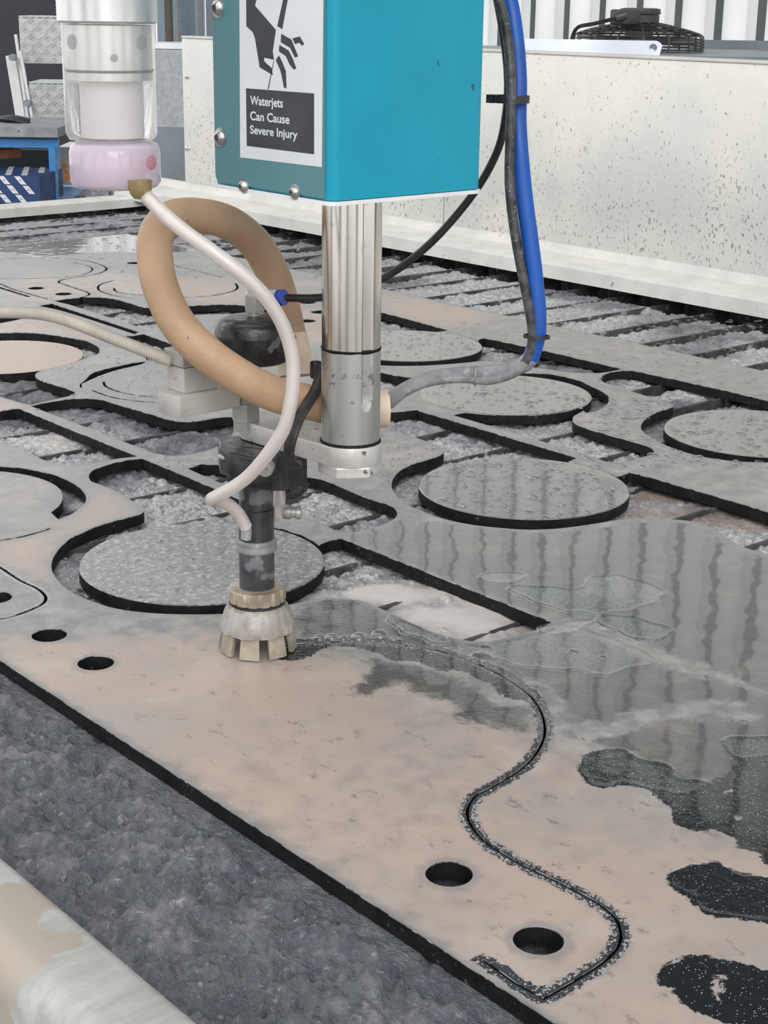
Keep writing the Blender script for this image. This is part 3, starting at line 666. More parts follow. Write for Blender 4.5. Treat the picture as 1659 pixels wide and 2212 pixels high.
# splash panel
sp = empty('splash_panel', (2.31, 1.5, .04)); tag(sp, 'tall speckled galvanised splash panel along the far side of the tank', 'panel')
YE = atX(395, 200, 2.31)[1]; ZT = .409; ysm = atX(957, 470, 2.31)[1]
for (y0, y1) in ((-.5, ysm-.0015), (ysm+.0015, YE)):
    mb = MB(); mb.rbox((2.31, y0, .03), (2.322, y1, ZT), .002); mb.build('panel_sheet', M['panel'], sp, 40)
mb = MB(); mb.rbox((2.308, -.5, ZT), (2.345, YE, ZT+.006), .002); mb.build('top_fold', M['whiterim'], sp, 40)
for py in (165, 320):
    q = atX(405, py, 2.31); mb = MB(); mb.lathe([(.0001, 0), (.007, .0), (.006, .004), (.0001, .0065)], (2.31, q[1], q[2]), 16, (-1, 0, 0)); mb.build('screw', M['ss'], sp, 40)

# ------------------------------------------------------------------ slurry
ysl = [P(1187, 698, -.012)[1], P(1352, 731, -.012)[1], P(1435, 749, -.012)[1], P(1525, 768, -.012)[1], P(1620, 789, -.012)[1]]
pitch = (ysl[0]-ysl[-1])/4
SL = [ysl[-1]+pitch*k for k in range(-32, 34)]
SL = [y for y in SL if -.35 < y < YF-.06]
def slurry():
    def grid(x0, x1, y0, y1, st):
        xs = np.arange(x0, x1+st*.5, st); ys = np.arange(y0, y1+st*.5, st); xx, yy = np.meshgrid(xs, ys)
        x = xx.ravel(); y = yy.ravel()
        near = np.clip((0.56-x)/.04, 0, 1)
        big = fbm(x, y, 22, 4, 3)-.5; rid = 1-np.abs(fbm(x+.03*np.sin(y*40), y, 55, 4, 9, .6)*2-1)
        fine = fbm(x, y, 160, 4, 21, .6)-.5
        z = -.0178 + .013*big + .009*(rid-.7)*1.2 + .0085*fine
        z = np.where(z > -.0125, -.0125+(z+.0125)*.12, z)*(1-near)+near*(-.0115+.022*big+.014*(rid-.7)+.006*fine)
        z = np.minimum(z, np.where(x < XF-.02, -.003, -.0118)); z = z-.05*np.clip((y-(YF-.15))/.03, 0, 1)-.03*np.clip((x-2.19)/.03, 0, 1)
        bare = np.clip((fbm(x, y, 9, 3, 40)-.38-.31*np.clip((1.75-x)/.3, 0, 1)-.5*np.clip((y-ysl[0]-.015)/.01, 0, 1)*np.clip(1-(y-2.28)/.02, 0, 1)-.2*np.clip((y-2.75)/.2, 0, 1)-.5*np.clip((y-2.95)/.1, 0, 1))/.08, 0, 1)*(x > XF+.02)
        for s in SL:          # slats: heaped flush behind, scoured in front
            d = s-y
            m1 = np.exp(-((d-.009)/.008)**2)*bare*(x > XF); z = z-m1*.018
        for q in BOLT:
            c = P(*q); z = z-.018*np.clip(1.6-np.hypot(x-c[0], y-c[1])/.016, 0, 1)
        def blob(px, py, rx, ry, zz=-.016):
            c = P(px, py, zz); v = np.array([c[0], c[1]])/np.hypot(c[0], c[1]); u = np.array([v[1], -v[0]])
            a = (x-c[0])*u[0]+(y-c[1])*u[1]; b = (x-c[0])*v[0]+(y-c[1])*v[1]
            return np.clip(1.6-np.hypot(a/rx, b/ry)*1.3+(fbm(x, y, 30, 3, 55)-.5)*1.2, 0, 1)
        pool = np.maximum.reduce([blob(880, 1290, .085, .035), blob(1010, 1345, .08, .055), blob(120, 955, .05, .05)*.6])
        br = np.maximum.reduce([blob(1520, 1068, .13, .035), blob(1560, 1115, .12, .04)*.7, blob(1480, 1020, .1, .04)*.8, blob(1160, 1362, .03, .05)*.6])
        z = z*(1-pool)+pool*(-.0118+.0008*fine); z = z*(1-br*.85)+br*.85*(-.019)
        light = np.clip((fbm(x, y, 5, 3, 70)-.35)/.2, 0, 1)*np.clip((np.hypot(x, y)-1.0)/.5, 0, 1)*np.clip((3.6-np.hypot(x, y))/.6, .25, 1)  # patches paler with distance: wet glare put into the slurry's colour
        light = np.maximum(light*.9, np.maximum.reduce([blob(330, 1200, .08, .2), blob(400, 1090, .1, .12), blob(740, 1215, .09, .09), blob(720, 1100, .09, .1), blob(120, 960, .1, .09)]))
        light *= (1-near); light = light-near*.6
        nx, ny = len(xs), len(ys); idx = np.arange(nx*ny).reshape(ny, nx)
        q = np.stack([idx[:-1, :-1], idx[:-1, 1:], idx[1:, 1:], idx[1:, :-1]], -1).reshape(-1, 4)
        return np.stack([x, y, z], 1), q, dict(pool=pool, brown=br*.9, light=light)
    Vs = []; Qs = []; A = []; k = 0
    for g in (grid(XR-.01, XF+.03, -.3, 1.35, .003), grid(XR-.01, XF+.03, 1.35, YF, .008), grid(XF+.03, 1.50, .55, 1.75, .0036), grid(1.50, 2.30, .5, 2.9, .0055), grid(XF+.03, 1.50, 1.75, 2.9, .0055), grid(XF+.03, 2.30, 2.9, YF, .009), grid(XF+.03, 1.5, -.3, .55, .012), grid(1.5, 2.3, -.3, .5, .012)):
        Vs.append(g[0]); Qs.append(g[1]+k); A.append(g[2]); k += len(g[0])
    V = np.concatenate(Vs); Q = np.concatenate(Qs)
    me = bpy.data.meshes.new('slurry'); me.vertices.add(len(V)); me.vertices.foreach_set('co', V.ravel())
    me.loops.add(Q.size); me.loops.foreach_set('vertex_index', Q.ravel()); me.polygons.add(len(Q)); me.polygons.foreach_set('loop_start', np.arange(len(Q))*4)
    me.update(calc_edges=True); me.validate()
    for nm in ('pool', 'brown', 'light'):
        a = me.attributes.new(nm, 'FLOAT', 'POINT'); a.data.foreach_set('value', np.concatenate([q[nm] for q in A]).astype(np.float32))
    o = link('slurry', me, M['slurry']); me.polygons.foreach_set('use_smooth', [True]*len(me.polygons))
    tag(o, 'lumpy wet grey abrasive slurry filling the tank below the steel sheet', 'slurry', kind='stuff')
slurry()
sl_me = None
for i, y in enumerate(SL):
    if sl_me is None:
        mb = MB(); mb.rbox((XF-.012, -.0025, -.10), (2.285, .0025, -.0127), .0006, 1); mb.box(((XR+XF)/2+.005, 0, -.075), (XF-XR, .005, .05)); o = mb.build('support_slat', M['slat']); sl_me = o.data
    else: o = bpy.data.objects.new('support_slat', sl_me); COL.objects.link(o)
    o.location = (0, y, 0); tag(o, 'dark steel slat standing on edge in the slurry under the sheet', 'slat', 'support slats across the tank')

# ------------------------------------------------------------------ the steel sheet and what was cut from it
SPC = [(XF, .25, 1.05, 1.25, .0065), (1.05, .25, 1.35, 1.25, .010), (XF, 1.25, 1.35, 1.6, .012), (1.35, .25, XB, 1.6, .018), (XF, 1.6, XB, YL, .03), (XF, XMAXY, XB, .25, .04)]
sheet = plate('steel_sheet', outer, list(HOLES.values()), 0.0, M['sheet'], SPC)
tag(sheet, 'large slurry filmed steel sheet riddled with curved cut-outs, lying across the tank', 'steel sheet')
def disc(key, matk, dz, label, tilt=0.0, cat='disc'):
    c = D[key]; th = np.linspace(0, 2*math.pi, 121)[:-1]
    r = RD
    prof = [(.0001, dz-PT), (r, dz-PT), (r, dz-.0012), (r-.0010, dz), (.0001, dz)]
    mb = MB(); mb.lathe([(r, -PT), (r, -.0009), (r-.0009, 0), (r*.97, 0)], (0, 0, 0), 128)
    o = mb.build('steel_disc', M[matk], None, 30); o.data.materials.append(M['cut'])
    mi = [1 if abs(p.normal.z) < .3 else 0 for p in o.data.polygons]; o.data.polygons.foreach_set('material_index', mi)
    o.location = (c[0], c[1], dz); o.rotation_euler = (tilt, 0, 0); tag(o, label, cat, 'round steel blanks left in the cut-outs'); return o
disc('D1', 'disc_mud', -.0008, 'slurry coated steel disc just behind the cutting nozzle')
disc('D2', 'disc_wet', .0006, 'wet steel disc covered in drops, right of the shaft nut')
disc('D3', 'disc_wet', -.0005, 'wet steel disc cut off by the right edge of the picture')
disc('D4', 'disc_wet', .0006, 'wet steel disc under the bend of the blue hose')
disc('D5', 'disc_wet', .0006, 'wet steel disc behind the shaft, farthest of the drop covered discs')
disc('D7', 'disc_pink', -.0035, 'pinkish steel disc under the ribbed conduit at the left edge')
disc('D9', 'disc_pink', -.0010, 'pink rust filmed disc at the left edge, lower of the two')

# water puddles with a rounded rim
def puddle(pxl, h, label, step=.0030):
    pl = pxpoly(pxl, .0022)
    T = np.roll(pl, -1, 0)-np.roll(pl, 1, 0); T /= np.linalg.norm(T, axis=1)[:, None]+1e-12; N = np.stack([-T[:, 1], T[:, 0]], 1)
    if inpoly((pl+N*.001)[:1], pl)[0]: N = -N
    sl_ = np.cumsum(np.linalg.norm(np.roll(pl, -1, 0)-pl, axis=1)); nl = max(3, round(sl_[-1]/.030))
    pl = pl+N*(.0026*np.abs(np.sin(np.pi*nl*sl_/sl_[-1]))+.004*(fbm(pl[:, 0], pl[:, 1], 70, 2, 5)-.5))[:, None]
    lo = pl.min(0); hi = pl.max(0); a = np.arange(lo[0], hi[0], step); c = np.arange(lo[1], hi[1], step)
    xx, yy = np.meshgrid(a, c); g = np.stack([xx.ravel(), yy.ravel()], 1); g += (rng.random(g.shape)-.5)*step*.3
    s = sdf(g, pl); g = g[s > .0046]
    # inset rings carry the meniscus
    cen = pl.mean(0); T = np.roll(pl, -1, 0)-np.roll(pl, 1, 0); T /= np.linalg.norm(T, axis=1)[:, None]+1e-12; N = np.stack([-T[:, 1], T[:, 0]], 1)
    if not inpoly((pl+N*.0008)[:1], pl)[0]: N = -N
    V = [tuple(p) for p in pl]; E = [(i, (i+1) % len(pl)) for i in range(len(pl))]
    for dd in (.0006, .0014, .0024, .0036): 
        q = pl+N*dd; q = q[(sdf(q, pl) > dd*.6)]; V += [tuple(p) for p in q]
    V += [tuple(p) for p in g]
    r = delaunay_2d_cdt([Vector(v) for v in V], E, [], 1, 1e-7); vv = np.array([tuple(v) for v in r[0]]); tri = [tuple(f) for f in r[2]]
    d = np.maximum(sdf(vv, pl), 0); z = h*(.45*(1-np.exp(-d/.0010))+.55*np.exp(-((d-.0026)/.0016)**2))+.00012
    o = mk('water_puddle', np.column_stack([vv, z]), tri, M['water'], None, 180); tag(o, label, 'puddle', 'puddles on the sheet'); return o
puddle([(1094, 1268), (1180, 1266), (1254, 1271), (1272, 1250), (1328, 1241), (1395, 1259), (1437, 1278), (1408, 1304), (1346, 1323), (1291, 1329), (1193, 1316), (1119, 1286)], .0016, 'dark lobed puddle beside the end of the long rail')
puddle([(1283, 1336), (1346, 1328), (1408, 1343), (1455, 1364), (1408, 1387), (1346, 1372)], .0016, 'small oval puddle just below the dark lobed puddle')
puddle([(1045, 1392), (1154, 1368), (1220, 1350), (1300, 1370), (1383, 1402), (1419, 1423), (1390, 1442), (1343, 1450), (1316, 1463), (1252, 1450), (1184, 1447), (1100, 1437), (1060, 1420), (1000, 1398)], .0017, 'broad scalloped puddle between the pink pool and the cut line')
puddle([(1160, 1358), (1195, 1347), (1240, 1338), (1290, 1336), (1270, 1352), (1225, 1368), (1180, 1372)], .0014, 'leaf shaped puddle at the pointed tip of the long rail')
puddle([(1258, 1637), (1289, 1623), (1336, 1617), (1376, 1637), (1437, 1650), (1477, 1681), (1530, 1692), (1490, 1712), (1450, 1716), (1403, 1704), (1349, 1694), (1302, 1701), (1265, 1687)], .0008, 'grey puddle left of the black wet patch at the right edge')
puddle([(1560, 1605), (1580, 1594), (1659, 1590), (1760, 1596), (1760, 1660), (1659, 1634), (1600, 1640)], .0008, 'puddle against the right edge above the black wet patch')
puddle([(1447, 1886), (1473, 1878), (1546, 1863), (1592, 1886), (1659, 1896), (1750, 1900), (1750, 2000), (1659, 1990), (1577, 1982), (1525, 1972), (1489, 1940), (1445, 1904)], .0006, 'black wedge shaped puddle at the right edge, middle of three')
puddle([(1040, 1240), (1075, 1235), (1130, 1240), (1135, 1250), (1085, 1262), (1040, 1252)], .0010, 'narrow puddle on the rim of the long rail')
puddle([(835, 1335), (852, 1330), (880, 1338), (905, 1352), (935, 1362), (965, 1380), (975, 1392), (930, 1390), (905, 1378), (870, 1370), (850, 1355)], .0016, 'raised bead of water crossing the edge of the pink pool')

# droplets: beads of water on the plate and the discs
def drops(name, label, regions, parent=None):
    mb = MB(); seg = 9
    ring = [(1.0, 0.0), (.93, .35), (.62, .78), (.25, .98)]
    for (pxl, n, s0, s1, z0, holes) in regions:
        pl = np.array([P(*p)[:2] for p in pxl]); lo = pl.min(0); hi = pl.max(0); c = 0; tries = 0
        cand = lo+rng.random((n*6, 2))*(hi-lo); ok = inpoly(cand, pl)
        if holes is None:
            for hl in HOLES.values():
                if len(hl) > 40: ok &= ~inpoly(cand, hl)
        else:
            c0 = D[holes]; ok &= np.hypot(cand[:, 0]-c0[0], cand[:, 1]-c0[1]) < RD-.004
        cand = cand[ok][:n]
        for p in cand:
            s = s0+(s1-s0)*rng.random()**3.5; a = rng.random()*math.pi; el = 1+rng.random()**2*1.0; hh = s*(.32+.2*rng.random())
            ca, sa = math.cos(a), math.sin(a); ph = rng.random(3)*6.3
            V = []
            for (rr, zz) in ring:
                for k in range(seg):
                    t = 2*math.pi*k/seg; wob = 1+.14*math.sin(2*t+ph[0])+.1*math.sin(3*t+ph[1])
                    u, v = rr*s*el*wob*math.cos(t), rr*s*wob*math.sin(t); V.append((p[0]+u*ca-v*sa, p[1]+u*sa+v*ca, z0+hh*zz))
            V.append((p[0], p[1], z0+hh)); k0 = (len(ring)-1)*seg
            Fc = [(i*seg+k, i*seg+(k+1) % seg, (i+1)*seg+(k+1) % seg, (i+1)*seg+k) for i in range(len(ring)-1) for k in range(seg)]+[(k0+k, k0+(k+1) % seg, len(V)-1) for k in range(seg)]
            mb.add(V, Fc)
    o = mk(name, mb.V, mb.F, M['drop'], None, 180, recalc=False); tag(o, label, 'water drops', kind='stuff'); return o
big = [(0, 0), (1700, 0)]
def box_(x0, y0, x1, y1): return [(x0, y0), (x1, y0), (x1, y1), (x0, y1)]
drops('water_drops', 'scattered clear water drops on the wet discs right of the shaft', [
    (box_(890, 975, 1370, 1140), 420, .0006, .0055, .0007, 'D2'), (box_(1410, 875, 1750, 1000), 380, .0006, .0055, -.0004, 'D3'),
    (box_(890, 795, 1285, 905), 330, .0006, .0050, .0007, 'D4'), (box_(700, 705, 1060, 790), 260, .0008, .0050, .0007, 'D5'),
    (box_(160, 1110, 720, 1310), 260, .0005, .0032, -.0007, 'D1')])
drops('water_drops', 'clear water drops beaded over the far part of the steel sheet', [
    (box_(1000, 690, 1700, 900), 1100, .0007, .0050, .0001, None), (box_(1200, 860, 1700, 1010), 700, .0006, .0055, .0001, None),
    (box_(820, 900, 980, 1060), 230, .0006, .0040, .0001, None), (box_(60, 770, 420, 900), 420, .0006, .0036, .0001, None),
    (box_(330, 960, 520, 1010), 120, .0006, .0036, .0001, None), (box_(200, 565, 700, 600), 260, .001, .0045, .0001, None), (box_(0, 505, 420, 560), 420, .001, .005, .0001, None),
    (box_(1000, 1350, 1420, 1440), 40, .0006, .0026, .0001, None)])
# beads strung along the cut line behind the nozzle
mb = MB()
for (px, py, w0, h0) in [(690, 1380, .011, .0035), (716, 1379, .012, .004), (741, 1381, .008, .003), (775, 1378, .014, .0042), (820, 1372, .015, .004), (850, 1382, .008, .003), (868, 1356, .010, .003), (905, 1372, .006, .002), (888, 1398, .006, .0018), (960, 1362, .008, .002), (1240, 1408, .011, .0018), (1302, 1420, .008, .0016), (1050, 1398, .012, .0015), (1040, 1418, .020, .0025), (963, 1300, .0, 0)]:
    if w0 == 0: continue
    c = P(px, py); v = c[:2]/np.linalg.norm(c[:2]); u = np.array([v[1], -v[0]]); V = []; seg = 18
    for (rr, zz) in [(1.0, 0.0), (.97, .3), (.8, .65), (.5, .9), (.2, 1.0)]:
        for k in range(seg):
            t = 2*math.pi*k/seg; q = c[:2]+u*rr*w0/2*2*math.cos(t)*.5*1.0+v*rr*w0*.55*math.sin(t)*1.0; V.append((q[0], q[1], .0002+h0*zz))
    V.append((c[0], c[1], .0002+h0)); n = 5
    mb.add(V, [(i*seg+k, i*seg+(k+1) % seg, (i+1)*seg+(k+1) % seg, (i+1)*seg+k) for i in range(n-1) for k in range(seg)]+[((n-1)*seg+k, (n-1)*seg+(k+1) % seg, len(V)-1) for k in range(seg)])
tag(mk('water_beads', mb.V, mb.F, M['drop'], None, 180, recalc=False), 'string of large water beads along the cut line right of the nozzle', 'water drops', kind='stuff')
# foam bubbles on the slurry and froth beside the cut line
mb = MB()
def dome(c, r, hz=.75, seg=12):
    V = []; rr = [(1, 0), (.92, .38), (.7, .71), (.38, .92)]
    for (a, b_) in rr:
        for k in range(seg): t = 2*math.pi*k/seg; V.append((c[0]+r*a*math.cos(t), c[1]+r*a*math.sin(t), c[2]+r*b_*hz))
    V.append((c[0], c[1], c[2]+r*hz))
    mb.add(V, [(i*seg+k, i*seg+(k+1) % seg, (i+1)*seg+(k+1) % seg, (i+1)*seg+k) for i in range(3) for k in range(seg)]+[(3*seg+k, 3*seg+(k+1) % seg, len(V)-1) for k in range(seg)])
for (px, py, r) in [(964, 1301, .0075), (912, 1313, .004), (757, 1277, .004), (840, 1290, .003), (350, 1047, .007), (330, 1040, .005), (700, 1280, .0035), (890, 1262, .003), (930, 1325, .003), (1020, 1330, .003)]: dome(P(px, py, -.0145), r, 1.0, 16)
for (x0, y0, x1, y1, n) in [(120, 1200, 230, 1300, 120), (200, 1140, 280, 1180, 60), (260, 1050, 470, 1130, 200), (640, 1180, 860, 1300, 120), (0, 900, 150, 1000, 100), (630, 1050, 840, 1140, 90)]:
    for _ in range(n):
        px, py = x0+rng.random()*(x1-x0), y0+rng.random()*(y1-y0); q = P(px, py, -.016)
        if any(inpoly(np.array([q[:2]]), HOLES[k])[0] for k in ('A', 'W21', 'W3')): dome(q, .0008+.0024*rng.random()**2, .8, 8)
tag(mk('foam_bubbles', mb.V, mb.F, M['bubble'], None, 180, recalc=False), 'pale foam bubbles floating on the slurry in the cut-outs', 'bubbles', kind='stuff')
mb = MB()
kcn = np.gradient(kc, axis=0); kcn /= np.linalg.norm(kcn, axis=1)[:, None]
for i in range(len(kc)):
    if i < 90: nn = 3
    else: nn = 14
    for _ in range(nn):
        j = min(len(kc)-1, i+1); f_ = rng.random(); p = kc[i]*(1-f_)+kc[j]*f_; sd_ = 1 if rng.random() < .5 else -1
        off = .0026+abs(rng.normal())*.0018; q = p+sd_*off*np.array([-kcn[i][1], kcn[i][0]])
        dome((q[0], q[1], 0.0), .0003+.0007*rng.random()**2, .7, 7)
tag(mk('froth', mb.V, mb.F, M['bubble'], None, 180, recalc=False), 'fine froth lining both sides of the fresh curved cut', 'bubbles', kind='stuff')

# ------------------------------------------------------------------ the cutting head
N = P(557, 1398); NX, NY = N[0], N[1]
_tc = -N[:2]/np.linalg.norm(N[:2])
def zn(py, r=0.0): return zon(py, NX+_tc[0]*r, NY+_tc[1]*r)
ZA = zn(928)                                   # arm mid height
T_ = P(757, 973, ZA); TX, TY = T_[0], T_[1]
def zt(py, r=0.0): return zon(py, TX+_tc[0]*r, TY+_tc[1]*r)
head = empty('waterjet_nozzle', (NX, NY, 0)); tag(head, 'black waterjet cutting head with muddy splash guard over the sheet', 'nozzle')
# splash guard: conical skirt with slots between fins
zc0, zc1 = .0012, zn(1324, .0225)
mb = MB(); seg = 96; nfin = 8
zs = [.0, .15, .30, .45, .47, .65, .85, 1.0]; V = []; Fc = []
def gr(t): return .0318-.0085*t**1.1 - (.0 if t > .1 else .0004)
ph0 = math.radians(20)
for t in zs:
    for k in range(seg):
        a = 2*math.pi*k/seg; r = gr(t)*(1+.012*math.sin(a*nfin*2)); V.append((NX+r*math.cos(a), NY+r*math.sin(a), zc0+(zc1-zc0)*t))
n0 = len(V)
for t in zs:
    for k in range(seg):
        a = 2*math.pi*k/seg; r = gr(t)-.0035; V.append((NX+r*math.cos(a), NY+r*math.sin(a), zc0+(zc1-zc0)*t))
per = seg//nfin
def solid(i, k):
    k %= seg
    if i >= 3: return True
    return (k+5) % per < per-4
for i in range(len(zs)-1):
    for k in range(seg):
        if not solid(i, k): continue
        a = i*seg+k; b = i*seg+(k+1) % seg
        Fc += [(a, b, b+seg, a+seg), (n0+b, n0+a, n0+a+seg, n0+b+seg)]
        if not solid(i, k-1): Fc.append((a, a+seg, n0+a+seg, n0+a))
        if not solid(i, k+1): Fc.append((b, n0+b, n0+b+seg, b+seg))
        if i == 0: Fc.append((a, n0+a, n0+b, b))
        if i == 3 and not solid(2, k): Fc.append((a, n0+a, n0+b, b))
top = (len(zs)-1)*seg
for k in range(seg): Fc.append((top+k, top+(k+1) % seg, n0+top+(k+1) % seg, n0+top+k))
mb.add(V, Fc); g = mb.build('splash_guard', M['guardtip'], head, 45)
mb = MB()
def lump(a, z): return 1+.02*math.sin(9*a+40*z*60)+.012*math.sin(23*a)
mb.lathe([(.0300, zc0+.45*(zc1-zc0)), (.0302, zc0+.55*(zc1-zc0)), (.0278, zc0+.72*(zc1-zc0)), (.0262, zc0+.86*(zc1-zc0)), (.0226, zc1+.0002), (.0215, zc1+.0012)], (NX, NY, 0), 72, rfun=lump)
mb.build('mud_crust', M['guard'], head, 60)
z1, z2 = zn(1317, .0232), zn(1288, .0232)
mb = MB(); mb.lathe([(.0205, zc1), (.0228, zc1+.001), (.0228, z1), (.0205, z1+.0005)], (NX, NY, 0), 64); mb.build('groove_ring', M['rubber'], head, 40)
mb = MB(); mb.lathe([(.0222, z1), (.0232, z1+.0006), (.0232, z2-.001), (.0222, z2), (.0160, z2+.0003)], (NX, NY, 0), 96, rfun=lambda a, z: 1-(.05 if math.sin(a*14) > .6 else 0)); mb.build('knurled_collar', M['tan'], head, 40)
zb0, zr0, zr1, zm, zu = zn(1281, .0142), zn(1200, .016), zn(1178, .016), zn(1108, .014), zn(1056, .014)
rb = .0142
mb = MB(); mb.lathe([(rb-.0012, zb0-.002), (rb, zb0+.0006), (rb, zr0-.001), (rb-.0006, zr0)], (NX, NY, 0), 56); mb.build('nozzle_sleeve', M['blkdust'], head, 40)
mb = MB()
prof = [(rb, zr0-.0012), (rb+.0016, zr0-.0004), (rb+.0024, zr0+.002), (rb+.0016, zr0+.004), (rb+.0014, zr1-.003), (rb+.0024, zr1-.0015), (rb+.0014, zr1+.0006), (rb, zr1+.001)]
mb.lathe(prof, (NX, NY, 0), 56); mb.build('sleeve_ring', M['greyhose'], head, 60)
mb = MB(); mb.lathe([(rb-.0002, zr1), (rb+.0002, zm), (rb-.0008, zm+.0006), (rb-.0008, zu+.004)], (NX, NY, 0), 56); mb.build('nozzle_body', M['blkdust'], head, 40)
# abrasive inlet ports
q0 = np.array([NX, NY, zn(1115)]); d1 = np.array(at(531, 1138, 1.226)); 
mb = MB(); mb.sweep(spline([d1-np.array([0, 0, .010]), d1, d1+np.array([-.006, .006, .010])], .003), .0042, 14); mb.build('inlet_port', M['grey'], head, 60)
pr = at(612, 1105, 1.255); mb = MB(); mb.lathe([(.0052, 0), (.0060, .001), (.0060, .006), (.0045, .0065), (.0045, .010), (.0055, .0105), (.0055, .014), (.002, .0145)], pr, 24, tuple(_X*0+np.array([.75, -.65, -.05]))); mb.build('side_port', M['grey'], head, 40)
mb = MB(); mb.sweep(spline([at(606, 1048, 1.262), at(604, 1075, 1.262), at(600, 1100, 1.26), at(596, 1122, 1.256)], .004), [.0052]*0 or .0050, 14); mb.build('back_tube', M['cleartube'], head, 60)
mb = MB(); mb.sweep(spline([at(655, 1040, 1.262), at(650, 1052, 1.262), at(638, 1062, 1.262), at(618, 1066, 1.262)], .003), .0055, 14); mb.build('elbow_hose', M['rubberdust'], head, 60)
# black clamp: main split block with lobes
ua = np.array([TX-NX, TY-NY]); ua /= np.linalg.norm(ua); va = np.array([ua[1], -ua[0]])       # along arm, across (towards the camera side)
if prj((NX+va[0]*.02, NY+va[1]*.02, .1))[0] > prj((NX, NY, .1))[0]: va = -va
def AL(s, t): return (NX+ua[0]*s+va[0]*t, NY+ua[1]*s+va[1]*t)
zk0, zk1 = zn(1040), zon(1013, TX+_tc[0]*.0232, TY+_tc[1]*.0232)-.0004
def rprism(pts, z0, z1, bev=.0015):
    bm = bmesh.new(); vs_ = [bm.verts.new((x, y, z0)) for x, y in pts]; f = bm.faces.new(vs_)
    r = bmesh.ops.extrude_face_region(bm, geom=[f]); bmesh.ops.translate(bm, vec=(0, 0, z1-z0), verts=[v for v in r['geom'] if isinstance(v, bmesh.types.BMVert)])
    bmesh.ops.bevel(bm, geom=bm.edges[:], offset=bev, segments=2, profile=.5, affect='EDGES'); bm.verts.index_update()
    m_ = MB(); m_.add([tuple(v.co) for v in bm.verts], [tuple(v.index for v in f.verts) for f in bm.faces]); bm.free(); return m_
pts = [AL(-.020, .006), AL(-.012, .021), AL(.004, .023), AL(.030, .017), AL(.040, .008), AL(.040, -.016), AL(-.012, -.020), AL(-.020, -.010)]
rprism(pts, zn(1052, .02), zk1, .0018).build('clamp_block', M['blk'], head, 20)
cl = P(511, 968, ZA-.008)
pts = [tuple(P(x, y, zk1-.0003)[:2]) for x, y in [(470, 946), (492, 938), (560, 948), (590, 956), (600, 985), (550, 990), (497, 978), (474, 968)]]
rprism(pts, zk1-.021, zk1-.0003, .0015).build('clamp_jaw', M['blk'], head, 20)
a0 = np.append(P(474, 965, ZA-.006)[:2], ZA-.019); b0 = at(560, 1018, 1.188)
mb = MB(); mb.sweep(np.array([at(474, 985, 1.205), at(505, 994, 1.197), at(536, 1007, 1.190)]), .0022, 12); mb.build('clamp_rod', M['grey'], head, 60)
sc = at(573, 1013, 1.178); dirn = np.array([-.72, -.69, .0])
mb = MB(); mb.lathe([(.0001, -.010), (.0060, -.010), (.0062, .001), (.0054, .0024), (.0027, .0026), (.0026, .0008), (.0001, .0007)], sc, 24, tuple(dirn)); mb.build('cap_screw', M['grey'], head, 35)
# valve body above the arm, actuator dome, fitting
za = zn(925); zd0, zd1 = zn(796, .027), zn(683)
mb = MB(); mb.lathe([(.0095, ZA), (.0095, zn(860)), (.0100, zn(858)), (.0100, zn(850)), (.0085, zn(848)), (.0085, zd0+.001)], (NX-.006, NY+.004, 0), 40); mb.build('valve_body', M['grey'], head, 40)
hexp = [(NX-.006+.0115*math.cos(t), NY+.004+.0115*math.sin(t)) for t in np.linspace(0, 2*math.pi, 7)[:-1]]
mb = MB(); mb.prism(hexp, ZA+.008, zn(868)); mb.build('hex_nut', M['grey'], head)
mb = MB()
rdm = .0303
prof = [(rdm*.80, zd0), (rdm*.90, zd0+.002), (rdm*.97, zd0+.012), (rdm, zd0+.022)]
hh = zd1-zd0
for t in np.linspace(.62, 1, 12):
    q = (t-.62)/.38; prof.append((rdm*(1-.10*q-.62*q**4.0), zd0+hh*(.62+.38*math.sin(q*math.pi/2))))
prof.append((.006, zd1+.0002)); mb.lathe(prof, (NX, NY, 0), 64); mb.build('actuator_dome', M['blk'], head, 50)
zf0, zf1, zf2, zf3 = zn(684), zn(668), zn(637), zn(628)
mb = MB(); mb.lathe([(.0042, zd1-.001), (.0042, zf0+.001), (.0048, zf0+.001), (.0048, zf1-.001)], (NX, NY, 0), 24); mb.build('stem', M['grey'], head, 40)
fit = MB(); fit.lathe([(.0078, zf1-.002), (.0082, zf1), (.0082, zf2), (.0065, zf2+.002), (.006, zf2+.0025)], (NX+.001, NY, 0), 6); fitting = fit.build('elbow_fitting', M['grey'], head, 30)
e0 = at(556, 648, 1.198); e1 = at(604, 643, 1.185); dv = (e1-e0)/np.linalg.norm(e1-e0); Lf = np.linalg.norm(e1-e0)
mb = MB(); mb.lathe([(.0066, 0), (.0072, .002), (.0072, Lf-.0015), (.0066, Lf)], e0, 28, tuple(dv)); mb.build('elbow_socket', M['grey'], head, 40)
mb = MB(); mb.lathe([(.0060, 0), (.0060, .0025), (.0052, .0026), (.0052, .004), (.0060, .0042), (.0060, .0055), (.0035, .0056)], e1-dv*.0012, 28, tuple(dv)); mb.build('collet_ring', M['bluering'], head, 40)

